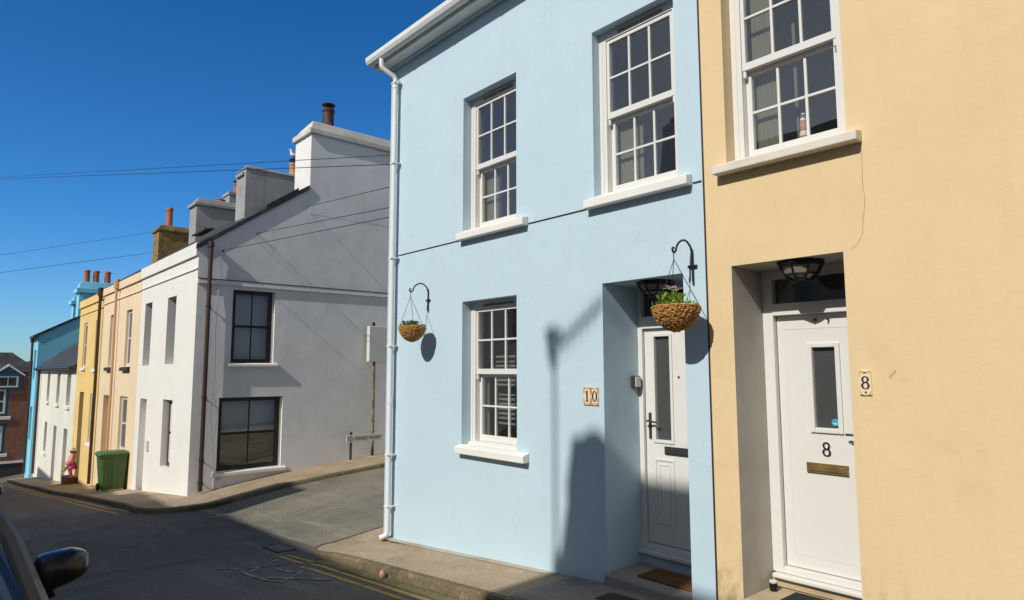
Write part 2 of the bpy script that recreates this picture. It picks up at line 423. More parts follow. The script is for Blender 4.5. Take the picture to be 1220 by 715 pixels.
def dens(path, st=.4):
    out = []
    for a, b in zip(path[:-1], path[1:]):
        a = Vector(a); b = Vector(b); n = max(1, int((b-a).length/st))
        out += [a+(b-a)*k/n for k in range(n)]
    return out+[Vector(path[-1])]
def resample(path, n):
    path = [Vector(p) for p in path]; L = [0]
    for a, b in zip(path[:-1], path[1:]): L.append(L[-1]+(b-a).length)
    out = []
    for k in range(n):
        t = L[-1]*k/(n-1); i = 0
        while i < len(L)-2 and L[i+1] < t: i += 1
        d = L[i+1]-L[i]; out.append(path[i]+(path[i+1]-path[i])*((t-L[i])/d if d else 0))
    return out
def pave(name, inner, outer, h, mat, kerbw=.09, steps=3):
    """raised pavement between two matching plan polylines; kerb stones along the outer one"""
    mb = MB(); kb = MB(); n = len(inner)
    rows = []; kr = []
    for a, b in zip(inner, outer):
        a = Vector(a); b = Vector(b); d = (b-a).normalized(); e = b-d*kerbw
        rows.append([(*(a+(e-a)*k/steps), ) for k in range(steps+1)])
        hh = h(b) if callable(h) else h
        kr.append([(e.x, e.y, road(e.x, e.y)+hh+.004), (b.x-d.x*.02, b.y-d.y*.02, road(b.x, b.y)+hh+.004), (b.x, b.y, road(b.x, b.y)+hh-.018), (b.x+d.x*.012, b.y+d.y*.012, road(b.x, b.y)-.03)])
    for i, r in enumerate(rows):
        hh = h(Vector(outer[i])) if callable(h) else h
        mb.v += [(p[0], p[1], road(p[0], p[1])+hh) for p in r]
    w = steps+1
    for i in range(n-1):
        for j in range(steps): mb.f.append([i*w+j, (i+1)*w+j, (i+1)*w+j+1, i*w+j+1])
    struct(mb.build(name, mat, smooth=True))
    for r in kr: kb.v += r
    for i in range(n-1):
        for j in range(3): kb.f.append([i*4+j, (i+1)*4+j, (i+1)*4+j+1, i*4+j+1])
    return struct(kb.build('kerb', 'kerb'))
# pavement along the blue and yellow houses, round the corner into the side street
arc = [(-8.02+.36*math.cos(t), -.5+.4*math.sin(t)) for t in [R(270-18*k) for k in range(6)]]
outer = dens([(7,-.9),(-7.3,-.9)], .3)[:-1]+[Vector(p) for p in [(-7.5,-.9),(-7.75,-.9)]+arc]+dens([(-8.37,-.3),(-8.3,.4),(-8.3,26)])
inner = []
for p in outer:
    if p.x > -7.7: inner.append(Vector((p.x, .03)))
    elif p.y < -.1: inner.append(Vector((-7.8, .03+.02*(p.y+.9))))
    else: inner.append(Vector((-7.8, max(p.y, .05))))
pave('pavement', inner, outer, lambda p: .092 if p.x > -7.3 else (.092-.06*min(1, (-7.3-p.x)/.7)), 'pavement')
# pavement along the terrace and up beside its gable wall
arc = [(-14.3+.95*math.cos(t), -.62+.98*math.sin(t)) for t in [R(270+15*k) for k in range(7)]]
outer = dens([(-41,-1.6),(-14.6,-1.6)])[:-1]+[Vector(p) for p in arc]+dens([(-13.35,-.5),(-13.35,1),(-13.0,3),(-12.6,8),(-12.6,26)])
inner = []
for p in outer:
    if p.x < -15.2: inner.append(Vector((p.x, -.40)))
    elif p.y < -.45: inner.append(Vector((-15.0, -.42)))
    else: inner.append(Vector((-15.0, p.y+.05)))
pave('pavement', inner, outer, .085, 'pavement')
outer = dens([(-38,-6.9),(7,-6.9)], .8); pave('pavement', [Vector((p.x,-8.55)) for p in outer], outer, .09, 'pavement')
# pale mortar along the foot of the blue wall, grey slabs outside the doors
# grit channel and lines along the near kerb
def ribbon(name, path, w, off, mat):
    mb = MB(); path = dens(path, .25)
    for k, p in enumerate(path):
        t = (path[min(k+1, len(path)-1)]-path[max(k-1, 0)]).normalized(); nrm = Vector((-t.y, t.x))
        for s in (-.5, 0, .5):
            q = p+nrm*w*s; mb.v.append((q.x, q.y, road(q.x, q.y)+off))
    for k in range(len(path)-1):
        for j in (0, 1): mb.f.append([3*k+j, 3*k+j+1, 3*k+j+4, 3*k+j+3])
    return struct(mb.build(name, mat))
ribbon('mortar_fillet', [(-4.6,-.03),(-7.75,-.04)], .13, .0965, 'fillet')
for xa, xb in ((6,2.2),(2.19,.0),(-.01,-2.1),(-2.11,-4.4)): ribbon('paving_slab', [(xa,-.40),(xb,-.40)], .78, .0965, 'pave_grey')
ribbon('gutter_channel', [(6,-.985),(-7.6,-.985)], .15, .005, 'gutter')
ribbon('yellow_line', [(6,-1.13),(-5.6,-1.12),(-7.35,-1.1),(-7.5,-1.13)], .055, .004, 'yellow_line')
ribbon('yellow_line', [(6,-1.25),(-5.6,-1.24),(-7.2,-1.24),(-7.5,-1.27)], .055, .004, 'yellow_line')
ribbon('yellow_line', [(-7.60,-1.07),(-8.2,-1.12)], .05, .004, 'yellow_line')
ribbon('yellow_line', [(-7.62,-1.18),(-8.25,-1.22)], .05, .004, 'yellow_line')
ribbon('yellow_line', [(-40,-1.76),(-15.5,-1.78),(-14.3,-1.62)], .065, .004, 'yellow_line')
ribbon('yellow_line', [(-40,-1.93),(-15.4,-1.95),(-14.2,-1.83)], .065, .004, 'yellow_line')
for pts in ([(-8.2,-1.95),(-7.95,-1.78),(-7.8,-1.83),(-7.2,-1.78),(-6.95,-1.72),(-7.3,-1.3)], [(-8.1,-1.28),(-7.75,-1.75)],
            [(-7.95,-1.8),(-7.75,-1.22)], [(-7.3,-1.72),(-6.9,-1.5),(-6.6,-1.32)], [(-7.6,-1.5),(-7.3,-1.45)]):
    ribbon('road_marking', pts, .045, .007, 'ghost_line')

# ------------------------------------------------------------------ wall with openings
def wall(mb, f, s0, s1, z0, z1, ops, depth_sides=None):
    """f(s, z, d) -> xyz; ops = (sa, sb, za, zb, reveal)"""
    S = sorted({s0, s1, *[o[0] for o in ops], *[o[1] for o in ops]}); Z = sorted({z0, z1, *[o[2] for o in ops], *[o[3] for o in ops]})
    for a, b in zip(S[:-1], S[1:]):
        for c, d in zip(Z[:-1], Z[1:]):
            ms, mz = (a+b)/2, (c+d)/2
            if any(o[0] < ms < o[1] and o[2] < mz < o[3] for o in ops): continue
            mb.quad(f(a,c,0), f(b,c,0), f(b,d,0), f(a,d,0))
def reveal(mb, f, o):
    a, b, c, d, r = o
    mb.quad(f(a,c,0), f(a,d,0), f(a,d,r), f(a,c,r)); mb.quad(f(b,c,0), f(b,c,r), f(b,d,r), f(b,d,0))
    mb.quad(f(a,d,0), f(b,d,0), f(b,d,r), f(a,d,r)); mb.quad(f(a,c,0), f(a,c,r), f(b,c,r), f(b,c,0))
def FY(y0): return lambda s, z, d: (s, y0+d, z)
def FX(x0): return lambda s, z, d: (x0-d, s, z)
def fbox(mb, f, s0, s1, z0, z1, d0, d1):
    mb.hexa([f(s0,z0,d0), f(s1,z0,d0), f(s1,z0,d1), f(s0,z0,d1), f(s0,z1,d0), f(s1,z1,d0), f(s1,z1,d1), f(s0,z1,d1)])
    return mb
def ringframe(mb, f, s0, s1, z0, z1, w, d0, d1, wb=None, wt=None):
    wb = w if wb is None else wb; wt = w if wt is None else wt
    fbox(mb, f, s0, s0+w, z0, z1, d0, d1); fbox(mb, f, s1-w, s1, z0, z1, d0, d1)
    fbox(mb, f, s0+w, s1-w, z0, z0+wb, d0, d1); fbox(mb, f, s0+w, s1-w, z1-wt, z1, d0, d1)

def sash_window(root, f, o, mat='white_pvc', sillm='sill', sill=None, vent=True, mid=None, room=True, curtain=True, curtain_w=.2, curtain_full=False):
    """sliding sash window, six panes in each half, in opening o"""
    a, b, c, d, rv = o
    fr = MB(); fw = .085
    ringframe(fr, f, a, b, c, d, fw, rv, rv+.12, wb=.05, wt=.085)
    fbox(fr, f, a+.02, a+.045, c+.05, d-.085, rv-.006, rv-.001); fbox(fr, f, b-.045, b-.02, c+.05, d-.085, rv-.006, rv-.001)
    fbox(fr, f, a+.001, b-.001, c+.001, c+.04, rv-.035, rv-.001)
    w = fr.build('window', mat, root, bevel=.004)
    if vent:
        for k in (.28, .56):
            v = MB(); fbox(v, f, a+(b-a)*k-.02, a+(b-a)*(k+.24), d-.062, d-.040, rv-.012, rv-.001); v.build('trickle_vent', 'vent', w)
    m = mid or (c+d)/2-.05
    x0, x1 = a+fw+.002, b-fw-.002
    def half(zb, zt, d0, name, rail_b, rail_t, stile):
        sb = MB(); ringframe(sb, f, x0, x1, zb, zt, stile, d0, d0+.045, wb=rail_b, wt=rail_t)
        gx0, gx1, gz0, gz1 = x0+stile, x1-stile, zb+rail_b, zt-rail_t
        for k in (1, 2): fbox(sb, f, gx0+(gx1-gx0)*k/3-.010, gx0+(gx1-gx0)*k/3+.010, gz0, gz1, d0+.006, d0+.03)
        zz = (gz0+gz1)/2
        for k in range(3):
            q0 = gx0+(gx1-gx0)*k/3+(.0105 if k else 0); q1 = gx0+(gx1-gx0)*(k+1)/3-(.0105 if k < 2 else 0)
            fbox(sb, f, q0, q1, zz-.010, zz+.010, d0+.006, d0+.03)
        s_ = sb.build(name, mat, w, bevel=.002)
        pn = MB(); pn.quad(f(gx0,gz0,d0+.02), f(gx1,gz0,d0+.02), f(gx1,gz1,d0+.02), f(gx0,gz1,d0+.02)); pn.build('pane', 'glass', w)
    half(m, d-.087, rv+.012, 'upper_sash', .06, .035, .03)
    half(c+.052, m+.01, rv+.065, 'lower_sash', .07, .045, .045)
    for s_ in (x0+.002, x1-.026): h = MB(); fbox(h, f, s_, s_+.024, m-.06, m-.001, rv+.016, rv+.05); h.build('sash_horn', mat, w, bevel=.008)
    if sill:
        sa, sb_, z0, z1, pr_ = sill
        q = MB(); q.hexa([f(sa,z0,-pr_), f(sb_,z0,-pr_), f(sb_,z0,-.002), f(sa,z0,-.002), f(sa,z1-.012,-pr_), f(sb_,z1-.012,-pr_), f(sb_,z1+.012,-.002), f(sa,z1+.012,-.002)])
        fbox(q, f, a+.002, b-.002, c-.03, c+.014, -.001, rv)
        q.build('sill', sillm, w, bevel=.008)
    if room:
        r = MB(); y1 = rv+2.4; e = .5
        r.quad(f(a-e,c-.45,y1), f(b+e,c-.45,y1), f(b+e,d+.25,y1), f(a-e,d+.25,y1))
        r.quad(f(a-e,c-.45,rv+.13), f(a-e,c-.45,y1), f(a-e,d+.25,y1), f(a-e,d+.25,rv+.13))
        r.quad(f(b+e,c-.45,rv+.13), f(b+e,c-.45,y1), f(b+e,d+.25,y1), f(b+e,d+.25,rv+.13))
        r.quad(f(a-e,d+.25,rv+.13), f(b+e,d+.25,rv+.13), f(b+e,d+.25,y1), f(a-e,d+.25,y1))
        r.quad(f(a-e,c-.45,rv+.13), f(b+e,c-.45,rv+.13), f(b+e,c-.45,y1), f(a-e,c-.45,y1))
        for p0, p1, q0, q1 in ((a-e, a, c-.45, d+.25), (b, b+e, c-.45, d+.25), (a, b, c-.45, c), (a, b, d, d+.25)):
            r.quad(f(p0,q0,rv+.13), f(p1,q0,rv+.13), f(p1,q1,rv+.13), f(p0,q1,rv+.13))
        r.build('room_lining', 'room', w)
    if curtain:
        cu = MB(); n = 22; base = a+.04
        for k in range(n+1):
            s_ = base+curtain_w*k/n; dd = rv+.15+.004*math.sin(k*1.9)
            cu.v += [f(s_, c-.1, dd), f(s_, (d+.05) if curtain_full else m-.03, dd)]
        for k in range(n): cu.f.append([2*k, 2*k+2, 2*k+3, 2*k+1])
        cu.build('curtain', 'curtain', w, smooth=True)
        if curtain_full:
            for q0 in (.30,): sp_ = MB(); fbox(sp_, f, a+q0, a+q0+.025, c-.1, d, rv+.45, rv+.47); sp_.build('shutter_edge', 'curtain', w)
    return w

def plain_window(root, f, o, mat, pane='far_glass', bars=(0, 1), fw=.07, sill=None, sillm='sill', name='window'):
    a, b, c, d, rv = o
    fr = MB(); ringframe(fr, f, a+.001, b-.001, c+.001, d-.001, fw, rv-.03, rv+.04)
    gx0, gx1, gz0, gz1 = a+fw, b-fw, c+fw, d-fw
    zz = [gz0]+[gz0+(gz1-gz0)*k/(bars[1]+1) for k in range(1, bars[1]+1)]+[gz1]
    for k in range(1, bars[1]+1): fbox(fr, f, gx0, gx1, zz[k]-.022, zz[k]+.022, rv-.02, rv+.02)
    for k in range(1, bars[0]+1):
        x = gx0+(gx1-gx0)*k/(bars[0]+1)
        for q in range(len(zz)-1):
            fbox(fr, f, x-.014, x+.014, zz[q]+(.0225 if q else 0), zz[q+1]-(.0225 if q < len(zz)-2 else 0), rv-.018, rv+.018)
    w = fr.build(name, mat, root)
    pn = MB(); pn.quad(f(gx0,gz0,rv+.005), f(gx1,gz0,rv+.005), f(gx1,gz1,rv+.005), f(gx0,gz1,rv+.005)); pn.build('pane', pane, w)
    if sill:
        sa, sb_, z0, z1, p = sill
        q = MB(); q.hexa([f(sa,z0,-p), f(sb_,z0,-p), f(sb_,z0,-.002), f(sa,z0,-.002), f(sa,z1-.012,-p), f(sb_,z1-.012,-p), f(sb_,z1+.01,-.002), f(sa,z1+.01,-.002)])
        q.build('sill', sillm, w)
    return w

def digit_ring(mb, f, cx, cz, rx, rz, tx, tz, d0, d1, n=24):
    i = len(mb.v)
    for dd in (d0, d1):
        for k in range(n):
            t = 2*math.pi*k/n; mb.v.append(f(cx+rx*math.cos(t), cz+rz*math.sin(t), dd))
        for k in range(n):
            t = 2*math.pi*k/n; mb.v.append(f(cx+(rx-tx)*math.cos(t), cz+(rz-tz)*math.sin(t), dd))
    for k in range(n):
        j = (k+1) % n
        mb.f.append([i+k, i+j, i+n+j, i+n+k]); mb.f.append([i+k, i+2*n+k, i+2*n+j, i+j]); mb.f.append([i+n+k, i+n+j, i+3*n+j, i+3*n+k])
def digit(mb, ch, f, cx, cz, h, d0, d1):
    if ch == '0': digit_ring(mb, f, cx, cz, h*.32, h*.5, h*.17, h*.07, d0, d1)
    elif ch == '8':
        digit_ring(mb, f, cx, cz+h*.245, h*.27, h*.255, h*.145, h*.07, d0, d1); digit_ring(mb, f, cx, cz-h*.225, h*.31, h*.275, h*.16, h*.07, d0+.0006, d1)
    elif ch == '1':
        fbox(mb, f, cx-h*.09, cx+h*.09, cz-h*.47, cz+h*.5, d0, d1); fbox(mb, f, cx-h*.21, cx+h*.21, cz-h*.5, cz-h*.44, d0-.0006, d1)
        mb.prism([f(cx-h*.07,cz+h*.5,d0+.0005), f(cx-h*.22,cz+h*.36,d0+.0005), f(cx-h*.22,cz+h*.30,d0+.0005), f(cx-h*.07,cz+h*.38,d0+.0005)], Vector(f(0,0,d1))-Vector(f(0,0,d0)))

def roof_lantern(root, c, r, h):
    """hexagonal bulkhead lantern fixed to a ceiling at c"""
    mb = MB(); n = 8
    mb.lathe(c, [(r*1.02, -.001), (r*1.06, -.012), (r*1.02, -.028), (r*.94, -.032)], n=n)
    top = [Vector((c[0]+r*.94*math.cos(2*math.pi*k/n), c[1]+r*.94*math.sin(2*math.pi*k/n), c[2]-.03)) for k in range(n)]
    bot = [Vector((c[0]+r*.72*math.cos(2*math.pi*k/n), c[1]+r*.72*math.sin(2*math.pi*k/n), c[2]-h*.68)) for k in range(n)]
    low = [Vector((c[0]+r*.40*math.cos(2*math.pi*k/n), c[1]+r*.40*math.sin(2*math.pi*k/n), c[2]-h)) for k in range(n)]
    for k in range(n):
        j = (k+1) % n
        mb.tube([top[k], bot[k], low[k]], .008, 6); mb.tube([bot[k], bot[j]], .008, 6); mb.tube([low[k], low[j]], .010, 6); mb.tube([top[k], top[j]], .009, 6)
    lamp = mb.build('porch_lamp', 'black', root)
    g = MB(); g.loft([[p*.98+Vector(c)*.02 for p in top], [Vector((c[0], c[1], p.z))+(p-Vector((c[0], c[1], p.z)))*.96 for p in bot], [Vector((c[0], c[1], p.z+.004))+(p-Vector((c[0], c[1], p.z)))*.9 for p in low]])
    g.build('lamp_glass', 'lamp_glass', lamp)
    return lamp

# ------------------------------------------------------------------ blue house (number 10)
def roof_prism(mb, x0, x1, ye, ze, yr, zr, yb, zb, t=.09):
    mb.prism([(x0,ye,ze),(x0,yr,zr),(x0,yb,zb),(x0,yb,zb-t),(x0,yr,zr-t),(x0,ye,ze-t)], (x1-x0, 0, 0))

bh = thing('blue_house', 'pale blue two storey house with white sash windows and the white door of number 10', 'house', (-5.4, 0, -.4))
f = FY(0)
X0, X1 = -7.83, -2.912
oW1 = (-6.143,-5.188,3.26,4.897,.12); oW2 = (-6.143,-5.188,.79,2.437,.13); oW3 = (-4.079,-3.145,3.26,4.90,.10)
oD = (-3.997,-3.124,-.6,2.438,.5)
mb = MB(); wall(mb, f, X0, X1, -1.4, 6.0, [oW1, oW2, oW3, oD])
for o in (oW1, oW2, oW3): reveal(mb, f, o[:4]+(o[4]+.12,))
a, b, c, d, r = oD
mb.quad(f(a,c,0), f(a,d,0), f(a,d,r+.12), f(a,c,r+.12)); mb.quad(f(b,c,0), f(b,c,r+.12), f(b,d,r+.12), f(b,d,0)); mb.quad(f(a,d,0), f(b,d,0), f(b,d,r+.12), f(a,d,r+.12))
mb.poly([(X0,0,-1.4),(X0,0,6.0),(X0,3.7,8.6),(X0,7.4,6.0),(X0,7.4,-1.4)][::-1]); mb.poly([(X1-.002,0,-1.4),(X1-.002,7.4,-1.4),(X1-.002,7.4,6.0),(X1-.002,3.7,8.6),(X1-.002,0,6.0)][::-1])
mb.quad((X0,7.4,-1.4), (X1,7.4,-1.4), (X1,7.4,6), (X0,7.4,6))
mb.build('wall', 'blue', bh)
# thin dark line across the front, built as a black ledge
mb = MB()
for s0, s1 in ((-7.56,-6.17), (-4.995,-4.152), (-3.0,-2.92)): mb = MB(); fbox(mb, f, s0, s1, 3.167, 3.175, -.010, -.001); mb.build('dark_wall_line', 'cable', bh)
sash_window(bh, f, oW1, sill=(-6.168,-5.0,3.153,3.243,.09), mid=4.02, curtain_w=.34)
w2 = sash_window(bh, f, oW2, sill=(-6.165,-5.0,.712,.80,.09), mid=1.60, vent=True, curtain_w=.12)
sash_window(bh, f, oW3, sill=(-4.145,-3.006,3.153,3.243,.09), mid=4.03, curtain_w=.36)
mb = MB()
for k in range(15):
    z = 1.02+k*.055
    mb.hexa([f(-6.06,z,.44), f(-5.72,z,.44), f(-5.72,z+.012,.50), f(-6.06,z+.012,.50), f(-6.06,z+.024,.44), f(-5.72,z+.024,.44), f(-5.72,z+.030,.50), f(-6.06,z+.030,.50)])
mb.build('reflection_slats', 'slat_reflection', w2)  # slats added behind the glass to imitate a reflection in the panes
# door of number 10
mb = MB(); ringframe(mb, f, a+.001, b-.001, .0, d-.001, .05, .5, .58, wb=.055, wt=.04)
fbox(mb, f, a+.051, b-.051, 2.035, 2.15, .497, .577)
frm = mb.build('door_frame', 'white_pvc', bh, bevel=.004)
mb = MB(); mb.quad(f(a+.05,2.15,.55), f(b-.05,2.15,.55), f(b-.05,2.40,.55), f(a+.05,2.40,.55)); mb.build('fanlight', 'far_glass', frm)
mb = MB(); fbox(mb, f, a+.002, b-.002, -.035, -.001, .44, .58); mb.build('threshold', 'white_pvc', frm, bevel=.006)
mb = MB(); mb.quad(f(a,-.5,.495), f(b,-.5,.495), f(b,-.036,.495), f(a,-.036,.495)); mb.build('riser', 'blue', bh)
la, lb = a+.056, b-.056; lc = (la+lb)/2
GL = (la+.115, lc-.095, 1.0, 1.957); GR = (lc+.095, lb-.115, 1.0, 1.957)
mb = MB(); wall(mb, f, la, lb, .062, 2.03, [(GL[0],GL[1],GL[2],GL[3],0), (GR[0],GR[1],GR[2],GR[3],0)])
mb.v = [(p[0], p[1]+.535, p[2]) for p in mb.v]
for g in (GL, GR): reveal(mb, lambda s, z, dd: f(s, z, .535+dd), g+(.03,))
leaf = mb.build('front_door', 'white_pvc', bh)
for g in (GL, GR):
    mb = MB(); ringframe(mb, f, g[0]-.028, g[1]+.028, g[2]-.03, g[3]+.028, .028, .523, .534); mb.build('glazing_bead', 'white_pvc', leaf, bevel=.004)
    mb = MB(); mb.quad(f(g[0],g[2],.56), f(g[1],g[2],.56), f(g[1],g[3],.56), f(g[0],g[3],.56)); mb.build('door_glass', 'far_glass', leaf)
for s0, s1 in ((la+.09, lc-.07), (lc+.07, lb-.09)):
    mb = MB(); ringframe(mb, f, s0, s1, .24, .83, .022, .526, .534); ringframe(mb, f, s0+.05, s1-.05, .29, .78, .012, .529, .534); mb.build('moulded_panel', 'white_pvc', leaf, bevel=.003)
mb = MB(); fbox(mb, f, lc-.172, lc+.172, .872, .945, .522, .534); fbox(mb, f, lc-.15, lc+.15, .885, .93, .518, .5215); mb.build('letter_plate', 'dark_grey', leaf, bevel=.003)
mb = MB(); mb.lathe((0, 0, 0), [(.012, 0), (.012, .008), (.007, .011)], n=10); mb.v = [(lc+p[0], .534-p[2], 1.582+p[1]) for p in mb.v]; mb.build('spyhole', 'chrome', leaf)
mb = MB(); fbox(mb, f, la+.038, la+.064, 1.005, 1.245, .522, .534)
mb.tube([f(la+.05,1.17,.522), f(la+.05,1.17,.475), f(la+.06,1.172,.468), f(la+.15,1.163,.468), f(la+.165,1.16,.47)], .009, 8)
mb.tube([f(la+.05,1.12,.522), f(la+.05,1.12,.50)], .012, 8); mb.build('door_handle', 'dark_grey', leaf)
# step, lamp, key safe, numbers
mb = MB(); mb.bev(a+.0015, b-.0015, -.035, .493, -.8, -.130, .018); mb.build('door_step', 'step', bh)
roof_lantern(bh, (-3.585, .25, 2.4365), .165, .135)
mb = MB(); mb.bev(a+.001, a+.045, .385, .475, 1.475, 1.59, .006); mb.build('key_safe', 'dark_grey', bh)
mb = MB(); mb.bev(a+.046, a+.056, .395, .465, 1.485, 1.58, .004); ks = mb.build('key_safe_lid', 'cabinet', bh); ks.parent = bh
NT = []
for s0, s1 in ((-4.238,-4.149), (-4.145,-4.056)):
    q = MB(); fbox(q, f, s0, s1, 1.322, 1.488, -.012, -.001); NT.append(q.build('number_plate', 'cream_tile', bh, bevel=.004))
for ch, cx, np_ in (('1', -4.1935, NT[0]), ('0', -4.1005, NT[1])):
    mb = MB(); digit(mb, ch, f, cx, 1.405, .098, -.0145, -.0125); mb.build('numeral', 'digit', np_)
    mb = MB()
    for sx in (-1, 1):
        for sz in (-1, 1):
            x_, z_ = cx+sx*.043, 1.405+sz*.081
            mb.prism([f(x_,z_,-.0128), f(x_-sx*.036,z_,-.0128), f(x_-sx*.012,z_-sz*.016,-.0128), f(x_-sx*.007,z_-sz*.06,-.0128), f(x_,z_-sz*.07,-.0128)], (0,-.0008,0))
    fbox(mb, f, cx-.014, cx+.014, 1.334, 1.342, -.0136, -.0125); fbox(mb, f, cx-.014, cx+.014, 1.468, 1.476, -.0136, -.0125)
    mb.build('tile_border', 'orange_glaze', np_)
# eaves
mb = MB(); fbox(mb, f, X0-.02, X1, 5.82, 5.99, -.05, -.002); mb.build('cornice', 'blue', bh)
mb = MB(); fbox(mb, f, X0-.14, X1, 5.86, 6.02, -.2, -.175); fbox(mb, f, X0-.14, X1, 5.845, 5.859, -.2, -.051); mb.build('fascia', 'white_pipe', bh)
mb = MB(); prof = [(-.205,5.99),(-.212,5.93),(-.235,5.895),(-.265,5.885),(-.298,5.90),(-.318,5.94),(-.322,5.985),(-.330,5.985),(-.330,5.975),(-.328,5.93),(-.305,5.888),(-.268,5.872),(-.228,5.884),(-.203,5.925)]
mb.prism([(X0-.16, y, z) for y, z in prof], (X1-X0+.16, 0, 0))
gut = mb.build('gutter', 'white_pipe', bh)
for x in (-7.2,-6.3,-5.4,-4.5,-3.6):
    mb = MB(); mb.prism([(x, y*1.0-(.006 if y < -.25 else 0), z-.004) for y, z in prof[7:]]+[(x,-.235,5.888),(x,-.265,5.878),(x,-.298,5.893),(x,-.318,5.94)][::1], (.035, 0, 0)); mb.build('gutter_bracket', 'white_pipe', gut)
mb = MB(); px = -7.6
mb.tube([(px-.06,-.262,5.885),(px-.06,-.262,5.78),(px-.05,-.25,5.745),(px-.01,-.10,5.66),(px,-.075,5.62),(px,-.075,5.56)], .034, 12)
mb.tube([(px,-.075,5.6),(px,-.075,-.40),(px-.01,-.09,-.45),(px-.05,-.16,-.485)], .034, 12)
for z in (5.58,3.2,1.3): mb.tube([(px,-.075,z),(px,-.075,z-.09)], .040, 12)
dp = mb.build('downpipe', 'white_pipe', bh, smooth=True)
for z in (5.55,4.42,3.12,1.95,.55,-.1): mb = MB(); mb.box(px-.042, px+.042, -.117, -.0745, z, z+.022); mb.box(px+.03, px+.062, -.08, -.001, z+.002, z+.020); mb.build('pipe_clip', 'white_pipe', dp)
mb = MB(); roof_prism(mb, X0-.12, X1-.001, -.25, 6.06, 3.7, 8.9, 7.7, 6.06); mb.build('roof', 'slate', bh)
def basket_bracket(root, x, dz, w):
    mb = MB()
    mb.tube([(x,-.008,2.515+dz),(x,-.008,2.33+dz)], .008, 8)
    mb.tube([(x,-.012,2.36+dz),(x,-.012,2.58+dz),(x,-.035,2.64+dz),(x,-.08,2.675+dz),(x,-.12,2.683+dz),(x,-.165,2.672+dz),(x,-.205,2.645+dz),(x,-.228,2.612+dz),(x,-.238,2.583+dz),(x,-.255,2.567+dz),(x,-.275,2.57+dz),(x,-.284,2.588+dz),(x,-.276,2.605+dz),(x,-.262,2.602+dz)], .009, 8)
    mb.box(x-.04, x+.04, -.022, -.001, 2.47+dz, 2.49+dz)
    return mb.build('basket_bracket', 'black', root, smooth=True)
basket_bracket(bh, -3.022, 0, 1); basket_bracket(bh, -6.836, .03, 1)

